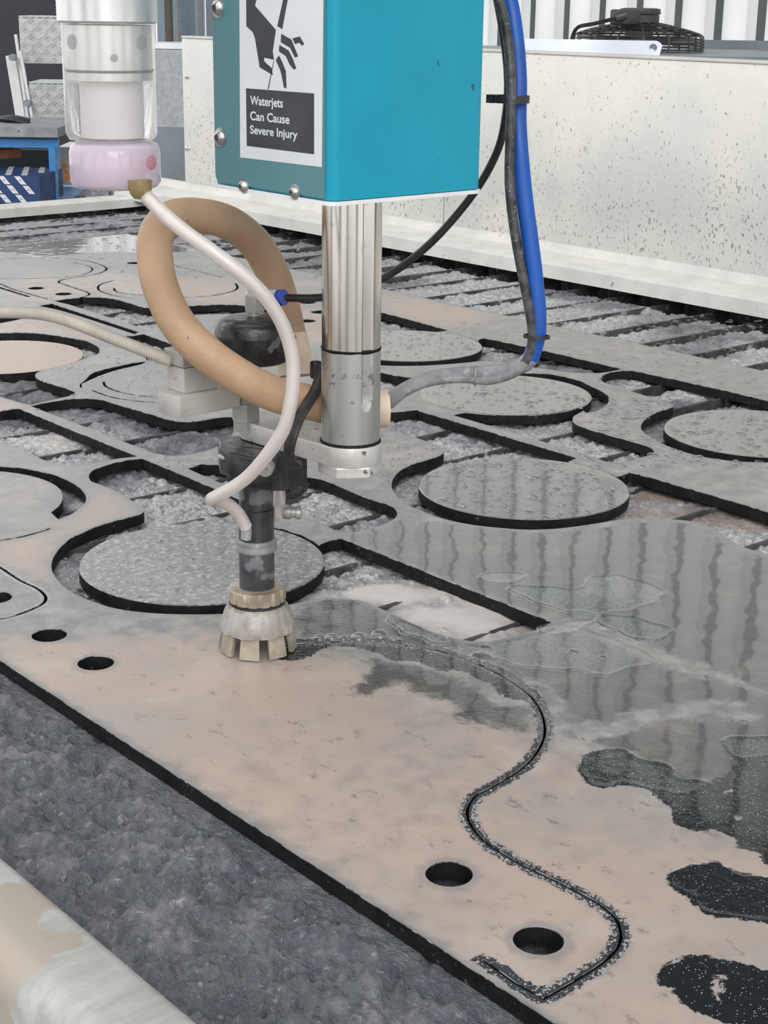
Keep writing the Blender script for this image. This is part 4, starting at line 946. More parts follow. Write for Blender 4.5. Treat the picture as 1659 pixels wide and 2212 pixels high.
# lifting shaft, arm and nut
shaft = empty('lifting_shaft', (TX, TY, zt(1035))); tag(shaft, 'polished round steel shaft coming down from the teal housing', 'shaft')
rs = .0215; zbx = zon(444, TX-.075, TY-.07)
zlo, zmid = ZA, zt(764, .0215)
ztip = zt(890, .018); zgr = zt(868, .018)
def shaftmesh(z0, z1, r, groove=True):
    seg = 96; zsn = sorted(set([z0, z1]+[z for z in np.linspace(z0, z1, 24)]+[z for z in (ztip, ztip+.004, ztip+.008, zgr) if z0 < z < z1])); V = []; Fc = []
    rt = prj((TX, TY, .25)); ga = math.atan2(-TY, -TX)+math.radians(33)
    for z in zsn:
        dep = min(1, max(0, (z-ztip)/.010))**.6; wdt = math.radians(12)*dep
        for k in range(seg):
            a = 2*math.pi*k/seg; da = abs((a-ga+math.pi) % (2*math.pi)-math.pi); rr = r
            if groove and dep > 0 and da < wdt: rr = min(r, (r*math.cos(wdt))/math.cos(min(da, wdt))) - .0012*dep
            V.append((TX+rr*math.cos(a), TY+rr*math.sin(a), z))
    n = len(zsn)
    Fc = [(i*seg+k, i*seg+(k+1) % seg, (i+1)*seg+(k+1) % seg, (i+1)*seg+k) for i in range(n-1) for k in range(seg)]+[tuple(range(seg))[::-1], tuple(range((n-1)*seg, n*seg))]
    m_ = MB(); m_.add(V, Fc); return m_
shaftmesh(zmid, zbx+.05, rs).build('shaft_upper', M['chrome'], shaft, 25)
shaftmesh(zlo, zmid, rs+.0002).build('shaft_lower', M['shaftlow'], shaft, 25)
mb = MB(); mb.lathe([(rs, zmid-.0012), (rs+.0007, zmid-.0003), (rs+.0009, zmid+.0006), (rs, zmid+.0012)], (TX, TY, 0), 64, rfun=lambda a, z: 1+.012*math.sin(7*a)*math.sin(3*a+1)); mb.build('grease_ring', M['cut'], shaft, 60)
zarm1, zarm0 = zt(970, .0232), zt(1013, .0232)
mb = MB()
# arm outline on its top plane
A1 = P(522, 908, zarm1)[:2]; A2 = P(690, 958, zarm1)[:2]; dA = (A2-A1)/np.linalg.norm(A2-A1); nA = np.array([-dA[1], dA[0]])
if np.dot(nA, np.array([TX, TY])-A1) < 0: nA = -nA
ra = .0232; offc = np.dot(np.array([TX, TY])-A1, nA); sT = np.dot(np.array([TX, TY])-A1, dA)
def AR(s, t): return tuple(A1+dA*s+nA*t)
pts = [AR(0, offc-ra), AR(sT-.002, offc-ra)]
pts += [AR(sT+ra*math.sin(t), offc-ra*math.cos(t)) for t in np.linspace(0, math.pi, 28)]
pts += [AR(.02, offc+ra), AR(-.016, offc+ra-.008), AR(-.016, offc-ra+.012), AR(-.006, offc-ra+.003)]
print('ARM', zarm0, zarm1, ZA, offc, sT, prj((TX,TY,zarm1)), A1, A2)
rprism(pts, zarm0, zarm1, .0009).build('clamp_arm', M['alu'], shaft, 20)
mb = MB(); hz0 = zt(1037, .023); hexp = [(TX+.0245*math.cos(t), TY+.0245*math.sin(t)) for t in np.linspace(.45, .45+2*math.pi, 7)[:-1]]
rprism(hexp, hz0, zarm0+.0002, .0012).build('shaft_nut', M['alu'], shaft, 20)
mb = MB(); mb.lathe([(.0215, zarm1), (.0228, zarm1+.0002), (.0224, zarm1+.0018), (.0214, zarm1+.0022)], (TX, TY, 0), 64); mb.build('seal_ring', M['cut'], shaft, 50)

# ------------------------------------------------------------------ teal housing
CXb, CYb = TX-.075, TY-.07
WXb = .135; WYb = .131; ZTOP = .74
hs = empty('teal_housing', (CXb+WXb/2, CYb+WYb/2, zbx)); tag(hs, 'teal sheet metal housing with a waterjet warning label, above the shaft', 'machine housing')
def rrect(x0, y0, x1, y1, r, corners, seg=6):
    out = []
    for (cx, cy, a0, key) in ((x0+r, y0+r, math.pi, 'a'), (x1-r, y0+r, 1.5*math.pi, 'b'), (x1-r, y1-r, 0, 'c'), (x0+r, y1-r, .5*math.pi, 'd')):
        rr = r if key in corners else .0015
        ccx = cx+(rr-r)*(-1 if key in 'bc' else 1)*1.0 if False else (x0+rr if key in 'ad' else x1-rr); ccy = (y0+rr if key in 'ab' else y1-rr)
        for t in np.linspace(a0, a0+math.pi/2, seg): out.append((ccx+rr*math.cos(t), ccy+rr*math.sin(t)))
    return out
zb1 = zbx+.0025
mb = MB(); mb.prism(rrect(CXb+.0012, CYb, CXb+WXb, CYb+WYb, .007, 'ab'), zb1, ZTOP); mb.build('housing_shell', M['teal'], hs, 40)
mb = MB(); mb.prism(rrect(CXb-.0006, CYb-.001, CXb+WXb+.001, CYb+WYb+.001, .007, 'ab'), zbx-.0006, zb1-.0005); mb.build('base_plate', M['white'], hs, 40)
# side cover facing -X : outline in (y, z)
fl = atX(467, 395, CXb); y0c, y1c = CYb+.0075, fl[1]+.0005
rc = .006; ol = [(y0c, ZTOP), (y0c, zb1+.0012)]
ol += [(y1c-rc+rc*math.sin(t), zb1+.0012+rc-rc*math.cos(t)) for t in np.linspace(0, math.pi/2, 7)]+[(y1c, ZTOP)]
k = len(ol); V = [(CXb+.0013, y, z) for y, z in ol]+[(CXb-.0002, y, z) for y, z in ol]
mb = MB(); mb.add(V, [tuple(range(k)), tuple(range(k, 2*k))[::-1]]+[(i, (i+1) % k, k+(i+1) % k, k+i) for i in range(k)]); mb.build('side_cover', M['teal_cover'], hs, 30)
for (px, py, kind) in [(471, 17, 0), (476, 297, 0), (527, 402, 1), (637, 415, 1)]:
    q = atX(px, py, CXb-.0005); R_ = .0060 if kind == 0 else .0048
    mb = MB(); mb.lathe([(R_*1.12, 0), (R_*1.12, .0005), (R_*.85, .0006), (R_*.8, .0018), (R_*.55, .0033), (R_*.33, .0037), (R_*.30, .0012), (.0001, .0012)], (CXb-.0002, q[1], q[2]), 28, (-1, 0, 0)); s_ = mb.build('screw', M['ss'], hs, 35)
    mb = MB(); mb.lathe([(R_*.42, 0), (R_*.40, .0003), (.0001, .0003)], (CXb-.0002-R_*.0-.0037, q[1], q[2]), 6 if kind == 0 else 4, (-1, 0, 0)); kk = mb.build('screw_recess', M['ink'], hs)
# warning label, flat on the cover
def flat(name, pxs, mat, lift, parent, crop=None):
    if crop: pxs = [(crop[0]+x*crop[2], crop[1]+y*crop[2]) for x, y in pxs]
    q = [atX(x, y, CXb-.0003) for x, y in pxs]; k = len(q)
    V = [(CXb-.0003-lift, p[1], p[2]) for p in q]+[(CXb-.0002, p[1], p[2]) for p in q]
    mb = MB(); mb.add(V, [tuple(range(k)), tuple(range(k, 2*k))[::-1]]+[(i, (i+1) % k, k+(i+1) % k, k+i) for i in range(k)]); return mb.build(name, mat, parent)
lab = flat('warning_label', [(517, -60), (699, -60), (695, 361), (519, 340)], M['sticker'], .0001, None); lab.parent = None
keep(lab, hs); lab['label'] = 'white label with a hand being cut by a jet'
cr = (430, 0, .4039)
def sub(name, pxs, mat, lift): 
    o = flat(name, pxs, mat, lift, None, cr); keep(o, lab); o.matrix_parent_inverse = Matrix.Identity(4); return o
sub('palm_pictogram', [(252, -90), (330, -90), (300, 30), (412, 160), (395, 275), (402, 320), (350, 308), (348, 325), (362, 340), (388, 362), (396, 402), (325, 360), (300, 205), (288, 172), (254, 140)], M['ink'], .00018)
sub('finger_pictogram', [(440, 180), (495, 212), (515, 262), (531, 302), (513, 308), (488, 256), (438, 226)], M['ink'], .00018)
sub('finger_pictogram', [(500, 205), (540, 195), (564, 236), (552, 244), (535, 228), (514, 236)], M['ink'], .00018)
sub('finger_pictogram', [(430, 240), (480, 270), (505, 320), (521, 366), (508, 373), (485, 345), (465, 300), (428, 275)], M['ink'], .00018)
sub('finger_pictogram', [(411, 322), (428, 296), (445, 330), (465, 380), (469, 472), (455, 470), (442, 400), (434, 372)], M['ink'], .00018)
sub('nozzle_pictogram', [(462, -80), (490, -80), (475, 0), (446, 156), (419, 140), (450, 0)], M['ink'], .00018)
sub('jet_pictogram', [(425, 165), (430, 166), (408, 290), (404, 288)], M['sticker'], .00024)
sub('jet_pictogram', [(399, 325), (402, 326), (373, 478), (368, 477)], M['ink'], .00018)
sub('text_panel', [(252, 472), (616, 500), (616, 825), (256, 780)], M['ink'], .00018)
for txt, x0, x1, yb, hcap in (('Waterjets', 277, 452, 558, 48), ('Can Cause', 277, 487, 640, 47), ('Severe Injury', 277, 530, 713, 45)):
    cu = bpy.data.curves.new('text', 'FONT'); cu.body = txt; cu.size = 1; cu.extrude = 0.0; cu.offset = 0.022
    to = bpy.data.objects.new('text', cu); COL.objects.link(to); bpy.context.view_layer.update()
    dg = bpy.context.evaluated_depsgraph_get(); me = bpy.data.meshes.new_from_object(to.evaluated_get(dg)); bpy.data.objects.remove(to)
    co = np.array([v.co[:] for v in me.vertices]); x_lo, x_hi = co[:, 0].min(), co[:, 0].max()
    pa = atX(cr[0]+x0*cr[2], cr[1]+yb*cr[2], CXb); pb = atX(cr[0]+x1*cr[2], cr[1]+(yb+(x1-x0)*.085)*cr[2], CXb); pc = atX(cr[0]+x0*cr[2], cr[1]+(yb-hcap)*cr[2], CXb)
    sy = (pb[1]-pa[1])/(x_hi-x_lo); hs_ = (pc[2]-pa[2])/.72
    for v in me.vertices:
        a, b_ = v.co.x-x_lo, v.co.y; v.co = (CXb-.0003-.00026, pa[1]+a*sy, pa[2]+b_*hs_)
    me.materials.append(M['sticker']); o = bpy.data.objects.new('lettering', me); COL.objects.link(o); keep(o, lab); o.matrix_parent_inverse = Matrix.Identity(4)
# label children inherit lab's offset
for o in list(lab.children): o.matrix_parent_inverse = Matrix.Identity(4)

# ------------------------------------------------------------------ hoses
def hose(name, pts, r, mat, label, cat='hose', step=.006, seg=20, parent=None, group=None, radfun=None, flat_=1.0):
    pth = spline([at(*p) for p in pts], step)
    if radfun is not None: r = radfun(pth)
    mb = MB(); mb.sweep(pth, r, seg, flat=flat_); o = mb.build(name, M[mat], parent, 60)
    if label: tag(o, label, cat, group)
    return o, pth
bl = empty('beige_hose', tuple(at(760, 880, 1.19))); tag(bl, 'thick beige rubber hose looped around behind the clear tube', 'hose')
pp = [(838, 882, 1.205), (800, 883, 1.203), (752, 884, 1.200), (705, 878, 1.192), (655, 866, 1.180), (598, 853, 1.166), (521, 816, 1.150), (441, 760, 1.142), (389, 706, 1.142), (358, 650, 1.146), (341, 600, 1.150), (334, 550, 1.156), (336, 515, 1.163), (352, 484, 1.172), (385, 467, 1.185), (430, 466, 1.200), (480, 476, 1.214), (520, 498, 1.226), (556, 532, 1.238), (590, 592, 1.250), (609, 650, 1.257), (623, 710, 1.262), (634, 770, 1.262), (638, 812, 1.262)]
hose('hose_body', pp, .0133, 'beige', None, parent=bl, seg=32)
pth = spline([at(*p) for p in pp], .006)
mb = MB(); mb.sweep(pth[:5]+np.array([0, 0, 0]), [.0144, .0146, .0146, .0146, .0144], 32); mb.build('hose_end', M['beigecut'], bl, 60)
mb = MB(); mb.sweep(pth[-7:], [.0140, .0141, .0142, .0143, .0145, .0146, .0146], 32); mb.build('hose_end', M['beigecut'], bl, 60)

ct = empty('clear_tube', tuple(at(635, 774, 1.09))); tag(ct, 'milky clear tube running from the filter bowl down to the cutting nozzle', 'tube')
cp = [(303, 405, 1.070), (318, 426, 1.070), (355, 463, 1.064), (400, 501, 1.058), (467, 549, 1.055), (542, 609, 1.062), (588, 662, 1.074), (615, 712, 1.084), (632, 774, 1.094), (633, 830, 1.100), (626, 880, 1.106), (612, 928, 1.115), (582, 976, 1.128), (535, 1030, 1.150), (495, 1058, 1.165), (466, 1073, 1.176), (456, 1079, 1.182), (466, 1080, 1.188), (490, 1088, 1.200), (515, 1109, 1.213), (531, 1138, 1.222)]
hose('tube_wall', cp, .0050, 'cleartube', None, parent=ct, seg=24, step=.005)
hose('tube_bore', cp, .0030, 'bore', None, parent=ct, seg=12, step=.006)

hose('black_air_hose', [(604, 643, 1.184), (640, 644, 1.19), (690, 643, 1.20), (757, 632, 1.21), (818, 606, 1.215), (870, 574, 1.21), (930, 525, 1.20), (985, 466, 1.19), (1035, 400, 1.18), (1066, 345, 1.17), (1083, 300, 1.162), (1096, 215, 1.158), (1096, 150, 1.155), (1088, 80, 1.15), (1074, 0, 1.145), (1060, -60, 1.14)], .0030, 'rubber', 'thin black air hose from the dome fitting, curving up behind the shaft')
bs = empty('black_signal_hose', tuple(at(1104, 214, 1.114))); tag(bs, 'dusty black hose hanging beside the thick blue hose', 'hose')
hose('hose_body', [(1050, -60, 1.10), (1078, 0, 1.105), (1096, 80, 1.11), (1103, 160, 1.112), (1104, 215, 1.114), (1102, 300, 1.12), (1101, 400, 1.125), (1112, 500, 1.13), (1128, 590, 1.135), (1142, 660, 1.14), (1150, 715, 1.145), (1147, 760, 1.15), (1130, 790, 1.155)], .0036, 'rubberdust', None, parent=bs)
hose('muddy_end', [(1137, 782, 1.153), (1120, 799, 1.157), (1095, 812, 1.162), (1050, 822, 1.17), (1018, 818, 1.174), (960, 819, 1.18), (905, 832, 1.185), (870, 850, 1.19), (842, 874, 1.20)], .0036, 'greyhose', None, parent=bs)
bh = empty('blue_hose', tuple(at(1120, 300, 1.13))); tag(bh, 'thick blue hose hanging right of the teal housing', 'hose')
hose('hose_body', [(1085, -60, 1.13), (1104, 20, 1.13), (1115, 100, 1.13), (1120, 180, 1.13), (1119, 260, 1.13), (1124, 340, 1.13), (1133, 430, 1.13), (1145, 520, 1.135), (1156, 610, 1.14), (1162, 680, 1.145), (1160, 730, 1.15), (1146, 775, 1.155)], .0062, 'bluehose', None, parent=bh, seg=24)
hose('muddy_end', [(1150, 766, 1.154), (1135, 785, 1.158), (1095, 800, 1.165), (1050, 806, 1.172), (1000, 808, 1.178), (940, 815, 1.184), (890, 832, 1.190), (840, 862, 1.20)], .0060, 'greyhose', None, parent=bh, seg=20, radfun=lambda p: np.linspace(.0062, .0050, len(p)))
def tie(pxs, r, label, mat='rubber'):
    pth = spline([at(*p) for p in pxs], .0015, True); pth = np.vstack([pth, pth[:1]])
    mb = MB(); mb.sweep(pth, r, 8, cap=False); o = mb.build('cable_tie', M[mat], None, 60); return o
def ring_tie(c, a, b_, tang, h, label, tail=None, name='cable_tie', mat='rubber'):
    """band around a bundle: ellipse of half widths a (across) and b (depth), height h along the bundle."""
    tang = np.array(tang)/np.linalg.norm(tang); rr = ray(*prj(c)[:2]); rr /= np.linalg.norm(rr); u = np.cross(tang, rr); u /= np.linalg.norm(u); v = np.cross(tang, u)
    V = []; seg = 36
    for (dh, k_) in ((-h/2, 1), (-h/2, 1.12), (h/2, 1.12), (h/2, 1)):
        for i in range(seg):
            t = 2*math.pi*i/seg; V.append(c+tang*dh+u*a*k_*math.cos(t)+v*b_*k_*math.sin(t))
    mb = MB(); mb.add(V, [(j*seg+i, j*seg+(i+1) % seg, ((j+1) % 4)*seg+(i+1) % seg, ((j+1) % 4)*seg+i) for j in range(4) for i in range(seg)])
    if tail:
        q = c+u*a*tail; mb.box(q, (.006, .006, h*1.1))
    o = mb.build(name, M[mat], None, 50); tag(o, label, 'cable tie'); return o
ring_tie(at(1104, 214, 1.125), .0118, .0105, (0, 0, 1), .0052, 'black cable tie around the blue and black hoses beside the housing', tail=1.15 if np.cross(np.array([0, 0, 1]), ray(1104, 214))@_X < 0 else 1.15)
ring_tie(at(1159, 727, 1.147), .0088, .0085, (at(1162, 690, 1.145)-at(1158, 750, 1.15)), .0022, 'black cable tie low down on the blue hose bend')
ring_tie(at(1026, 811, 1.175), .0068, .0070, (at(1046, 812, 1.175)-at(1006, 811, 1.175)), .0018, 'muddy cable tie on the grey hoses above the round disc', mat='greyhose')

# black rubber strap around arm and hose
sp_ = spline([at(*p) for p in [(694, 806, 1.185), (684, 838, 1.172), (664, 872, 1.158), (645, 905, 1.150), (633, 935, 1.146), (625, 965, 1.148), (625, 990, 1.155), (640, 1004, 1.168)]], .004)
mb = MB(); mb.sweep(sp_, .0046, 14, flat=.4); tag(mb.build('rubber_strap', M['rubber'], None, 60), 'black rubber strap tying the beige hose to the metal arm', 'strap')
mb = MB(); mb.rbox(tuple(at(683, 796, 1.20)-np.array([.004, .004, .008])), tuple(at(683, 796, 1.20)+np.array([.004, .004, .006])), .002); mb.build('strap_buckle', M['rubber'], None, 50)
tag(bpy.data.objects['strap_buckle'], 'small black clip beside the shaft at the hose end', 'clip')

# ------------------------------------------------------------------ probe block with ribbed conduit behind the nozzle
bl0 = atY(380, 905, NY-.004); zB = bl0[2]
pb = empty('probe_bracket', tuple(bl0)); tag(pb, 'stepped pale machined block reaching out behind the beige hose', 'bracket')
xa, ya = bl0[0], bl0[1]
zB1 = zon(857, xa, ya)
def along(px_target, z, ax):
    lo, hi = 0.0, .4
    for _ in range(40):
        mid = (lo+hi)/2; q = (xa+mid, ya, z) if ax == 0 else (xa, ya+mid, z); x = prj(q)[0]
        if (x < px_target) == (ax == 0): lo = mid
        else: hi = mid
    return lo
ly = along(333, zB, 1); lx_ = NX-.0165-xa
mb = MB(); ch = .004
pts = [(xa, ya+ch), (xa+ch, ya), (xa+lx_, ya), (xa+lx_, ya+ly), (xa+.006, ya+ly), (xa, ya+ly-.006)]
rprism(pts, zB, zB1, .0008).build('base_block', M['dirtyblock'], pb, 20)
zB2 = zon(797, xa+.010, ya+.003)
rprism([(xa+.010, ya+.003), (xa+.040, ya+.003), (xa+.040, ya+ly-.004), (xa+.010, ya+ly-.004)], zB1, zB2, .0006).build('upper_block', M['dirtyblock'], pb, 20)
zB3 = zB2+.0125
rprism([(xa+.008, ya+.001), (xa+.036, ya+.001), (xa+.036, ya+ly-.003), (xa+.008, ya+ly-.003)], zB2+.0008, zB3, .0012).build('conduit_clamp', M['grey'], pb, 20)
ce = np.array(prj((xa+.010, ya+ly-.012, (zB2+zB3)/2)))
dc = ce[2]
cpts = [(-120, 678, dc+.05), (-40, 674, dc+.042), (0, 674, dc+.038), (50, 675, dc+.032), (95, 679, dc+.028), (140, 690, dc+.022), (200, 713, dc+.016), (260, 737, dc+.011), (320, 760, dc+.006), (372, 780, dc+.001)]
pth = spline([at(*p) for p in cpts], .00026)
s_ = np.concatenate([[0], np.cumsum(np.linalg.norm(np.diff(pth, axis=0), axis=1))])
rad = .0044+.0006*np.sin(s_/.0021*2*math.pi)
mb = MB(); mb.sweep(pth, rad, 14); tag(mb.build('ribbed_conduit', M['conduit'], None, 180), 'ribbed flexible conduit crossing the sheet to the pale machined block', 'conduit')

# ------------------------------------------------------------------ filter bowl hanging at the upper left
fd = 1.075; fx = at(238, 200, fd); FXc, FYc = fx[0], fx[1]
def zf(py): return zon(py, FXc, FYc)
fb = empty('filter_bowl', (FXc, FYc, zf(400))); tag(fb, 'clear acrylic filter bowl with a lilac base, hanging at the upper left', 'filter')
mb = MB(); rr = .0335
pr_ = [(rr-.002, zf(50)), (rr, zf(47))]
z = zf(44)
while z < .62: pr_ += [(rr+.0002, z), (rr-.0001, z+.0012)]; z += .0024
mb.lathe(pr_, (FXc, FYc, 0), 72); mb.build('head_block', M['alu_clean'], fb, 60)
mb = MB(); mb.lathe([(.0292, zf(151)), (.0292, zf(54)), (.020, zf(53))], (FXc, FYc, 0), 64); mb.build('inner_cup', M['alu_clean'], fb, 40)
mb = MB(); mb.lathe([(.0296, zf(153)), (.0300, zf(151)), (.0296, zf(149))], (FXc, FYc, 0), 64); mb.build('seal_ring', M['rubber'], fb, 40)
mb = MB(); mb.lathe([(.0292, zf(172)), (.0292, zf(155)), (.020, zf(154))], (FXc, FYc, 0), 64); mb.build('support_ring', M['alu_clean'], fb, 40)
_ga = math.atan2(-FYc, -FXc)
for ang, zz, r_ in ((-.95, 90, .0048), (.85, 90, .0048), (.12, 122, .0026)):
    ga = _ga+ang; c_ = (FXc+.0293*math.cos(ga), FYc+.0293*math.sin(ga), zf(zz)); mb = MB(); mb.lathe([(r_, -.0006), (r_, .0004), (.0001, .0004)], c_, 20, (math.cos(ga), math.sin(ga), 0)); mb.build('port_hole', M['cabdark'], fb)
mb = MB(); mb.lathe([(.0215, zf(296)), (.0215, zf(174)), (.010, zf(173))], (FXc+.001, FYc, 0), 48); mb.build('filter_element', M['lilac'], fb, 40)
ro, ri = .0312, .0298
mb = MB(); zz0, zz1 = zf(300), zf(48)
mb.lathe([(.024, zz0-.0005), (.029, zz0), (ro, zz0+.004), (ro, zz1)], (FXc, FYc, 0), 72); mb.build('outer_bowl', M['acrylic'], fb, 50)
mb = MB(); zq0, zq1 = zf(402), zf(308)
mb.lathe([(.022, zq0-.001), (.0285, zq0), (.0312, zq0+.0035), (.0312, zq1-.006), (.0296, zq1-.001), (.0255, zq1+.001), (.0245, zz0-.0005)], (FXc+.0015, FYc-.0005, 0), 72); mb.build('lilac_base', M['purple'], fb, 50)
mb = MB(); mb.lathe([(.018, zq0+.001), (.0205, zq0+.004), (.021, zq1-.010), (.016, zq1-.005)], (FXc+.0015, FYc, 0), 48); mb.build('base_core', M['lilac'], fb, 60)
rl = at(308, 350, fd+.004); mb = MB(); mb.lathe([(max(.0003, .0095*math.cos(t)), .0085*math.sin(t)) for t in np.linspace(-1.57, 1.57, 13)], rl, 24); mb.build('red_sediment', M['redliq'], fb, 60)
bx_ = at(303, 408, 1.07); mb = MB(); mb.lathe([(.0045, bx_[2]-.0065), (.0070, bx_[2]-.0035), (.0082, bx_[2]+.001), (.0082, bx_[2]+.006)], (bx_[0], bx_[1], 0), 24); mb.build('hose_barb', M['brass'], fb, 50)
# bracket tying the filter head back to the housing (above the picture)
mb = MB(); mb.rbox((min(FXc, CXb)-.01, FYc-.012, .60), (CXb+.02, CYb+.02, .612) if CYb+.02 > FYc else (CXb+.02, FYc+.012, .612), .002); mb.build('mounting_bracket', M['alu_clean'], fb, 40)

# ------------------------------------------------------------------ background, left
def bgbox(name, px0, py0, px1, py1, dep, thick, mat, label, cat, zfloor=None):
    a = at(px0, py0, dep); b = at(px1, py0, dep)
    u = b-a; u[2] = 0; L = np.linalg.norm(u); u /= L; v = np.array([-u[1], u[0], 0]); 
    if v @ (a*[1, 1, 0]) < 0: v = -v
    z1 = a[2]; z0 = zon(py1, b[0], b[1]) if zfloor is None else zfloor
    pts = [a+v*0, a+u*L, a+u*L+v*thick, a+v*thick]
    mb = MB(); mb.prism([(p[0], p[1]) for p in pts], z0, z1); o = mb.build(name, M[mat], None)
    if label: tag(o, label, cat)
    return o, (a, u, v, L, z0, z1)
bgbox('dark_cabinet', -160, -160, 122, 300, 8.2, .5, 'slate', 'tall dark slate machine cabinet behind the blue bench', 'cabinet', FZ)
o, _ = bgbox('blue_column', 332, -200, 372, 300, 8.6, .05, 'bluesteel', 'narrow pale blue steel column left of the brown pipe', 'column', FZ)
o, _ = bgbox('blue_door', 376, -200, 434, 300, 9.2, .1, 'bluesteel', 'pale blue steel door right of the brown pipe', 'door', FZ)
for k in range(2):
    q = at(380+k*46, -100, 9.14); mb = MB(); mb.box((q[0], q[1], .3), (.03, .03, 2.4)); b_ = mb.build('door_edge', M['cabgrey']); keep(b_, o)
mb = MB(); q = at(365, 50, 8.3); mb.lathe([(.022, FZ), (.022, 2.0)], (q[0], q[1], 0), 16); tag(mb.build('brown_pipe', simple('brown pipe', (.10, .085, .07), .6)), 'thin brown upright pipe in front of the pale blue steelwork', 'pipe')
o, _ = bgbox('dark_post', 440, -200, 462, 300, 8.6, .05, 'cabdark', 'dark grey post beside the teal housing at the top', 'post', FZ)
o, (a, u, v, L, z0, z1) = bgbox('grey_cabinet', 322, 108, 420, 275, 5.6, .4, 'cabgrey', 'speckled grey cabinet with a white top left of the splash panel', 'cabinet')
mb = MB(); mb.box(a+u*L/2+v*.2+np.array([0, 0, .012]), (L+.04, L+.04, .02), Matrix.Rotation(math.atan2(u[1], u[0]), 3, 'Z')); k_ = mb.build('cabinet_top', M['white'])
keep(k_, o)
o2, _ = bgbox('lower_cabinet', 322, 275, 425, 430, 5.65, .36, 'cabdark', None, None, FZ); keep(o2, o)
# checker plate steps: risers stacked, with a side rail
st = empty('step_ladder', tuple(at(140, 300, 6.6))); st.location.z = FZ; tag(st, 'aluminium step ladder with checker plate treads behind the blue bench', 'ladder')
def chk(px0, py0, px1, py1, dep, n_x, n_z):
    o, (a, u, v, L, z0, z1) = bgbox('tread_plate', px0, py0, px1, py1, dep, .02, 'checker', None, None); keep(o, st)
    mb = MB(); ax = u; hgt = z1-z0
    for i in range(n_x):
        for j in range(n_z):
            c = a+ax*(L*(i+.5)/n_x)+np.array([0, 0, -hgt*(j+.5)/n_z])-v*.001
            s = .42*L/n_x; an = math.radians(45 if (i+j) % 2 else -45)
            for w_ in (-1, 0, 1):
                dd = (ax*math.cos(an)+np.array([0, 0, math.sin(an)])); ee = (ax*-math.sin(an)+np.array([0, 0, math.cos(an)]))
                cc = c+ee*w_*s*.55; V = [cc+dd*s*f1+ee*s*.14*f2-v*f3 for f1 in (-1, 1) for f2 in (-1, 1) for f3 in (0, .004)]
                mb.add(V, [(0, 1, 3, 2), (4, 6, 7, 5), (0, 4, 5, 1), (2, 3, 7, 6), (1, 5, 7, 3)])
    t = mb.build('tread_pattern', M['treadbar']); t['kind'] = 'stuff'; keep(t, o); t.matrix_parent_inverse = Matrix.Identity(4)
    t.matrix_parent_inverse = o.matrix_world.inverted()
    mb = MB(); mb.box(a+u*L/2+v*.12+np.array([0, 0, -.004]), (L, .24, .012), Matrix.Rotation(math.atan2(u[1], u[0]), 3, 'Z')); keep(mb.build('tread_top', M['white']), st)
chk(40, 35, 150, 138, 6.6, 7, 6); chk(62, 178, 165, 282, 6.45, 7, 6); chk(126, 318, 232, 402, 6.2, 7, 4); chk(126, 404, 232, 424, 6.0, 8, 2)
for (x0, y0, x1, y1, w0, dp) in [(34, 75, 62, 268, .008, 6.5), (44, 110, 72, 268, .008, 6.45), (25, 122, 48, 260, .028, 6.55), (232, 380, 240, 430, .010, 6.3), (245, 380, 250, 430, .010, 6.3)]:
    a = at(x0, y0, dp); b = at(x1, y1, dp); mb = MB(); mb.sweep(np.array([a, (a+b)/2, b]), w0, 4); mb.build('side_rail', M['checker'], st)
for (px, py) in ((28, 124), (60, 222)):
    mb = MB(); mb.lathe([(.014, -.02), (.014, .02)], at(px, py, 6.45), 12, tuple(_X*0+ray(829, 1106)*[1, 1, 0])); mb.build('bolt', M['cabdark'], st)
o, (a, u, v, L, z0, z1) = bgbox('control_plate', 126, 318, 150, 400, 5.9, .02, 'cabgrey', 'small grey label plate with an orange dial right of the bench leg', 'plate')
for (px, py, s) in ((139, 358, .012), (143, 372, .009), (145, 384, .012)):
    mb = MB(); mb.lathe([(s, 0), (s, .003), (s*.5, .003), (s*.5, .001), (.0001, .001)], at(px, py, 5.895), 16, tuple(-v)); k_ = mb.build('dial', M['orange']); keep(k_, o)
mb = MB(); mb.sweep(spline([at(225, 440, 5.2), at(262, 424, 5.2), at(300, 404, 5.2)], .03), .012, 10); tag(mb.build('pale_pipe', M['cabgrey'], None, 60), 'pale grey pipe slanting behind the lilac filter base', 'pipe')
# blue bench
bn = empty('blue_bench', tuple(at(60, 400, 5.4))); bn.location.z = FZ; tag(bn, 'bright blue steel workbench with a worn grey top at the left edge', 'workbench')
def bpart(*a, name='x'):
    o, r = bgbox(*a); keep(o, bn); return o, r
bpart('bench_top', -200, 272, 124, 297, 5.30, .5, 'benchtop', None, None)
bpart('bench_rail', -200, 297, 124, 320, 5.34, .03, 'benchblue', None, None)
bpart('bench_leg', 104, 318, 118, 700, 5.34, .09, 'benchblue', None, None, FZ)
bpart('bench_leg', -190, 318, -160, 700, 5.34, .09, 'benchblue', None, None, FZ)
bpart('bench_shelf', -200, 442, 124, 450, 5.34, .6, 'benchblue', None, None)
bpart('bench_back', -200, 320, 126, 450, 5.95, .02, 'slate', None, None)
mb = MB(); mb.sweep(spline([at(-60, 262, 5.6), at(0, 258, 5.55), at(30, 256, 5.5), (at(62, 264, 5.5))], .03), .03, 8, flat=.4); tag(mb.build('folded_cloth', M['slate'], None, 60), 'dark folded cloth lying on the blue bench', 'cloth')
mb = MB(); q = at(5, 328, 5.55); mb.rbox(q-np.array([.05, .05, .02]), q+np.array([.05, .05, .012]), .004); tag(mb.build('wooden_block', simple('brown wood', (.36, .15, .07), .6), None, 40), 'small brown block on the carton under the bench top', 'block')
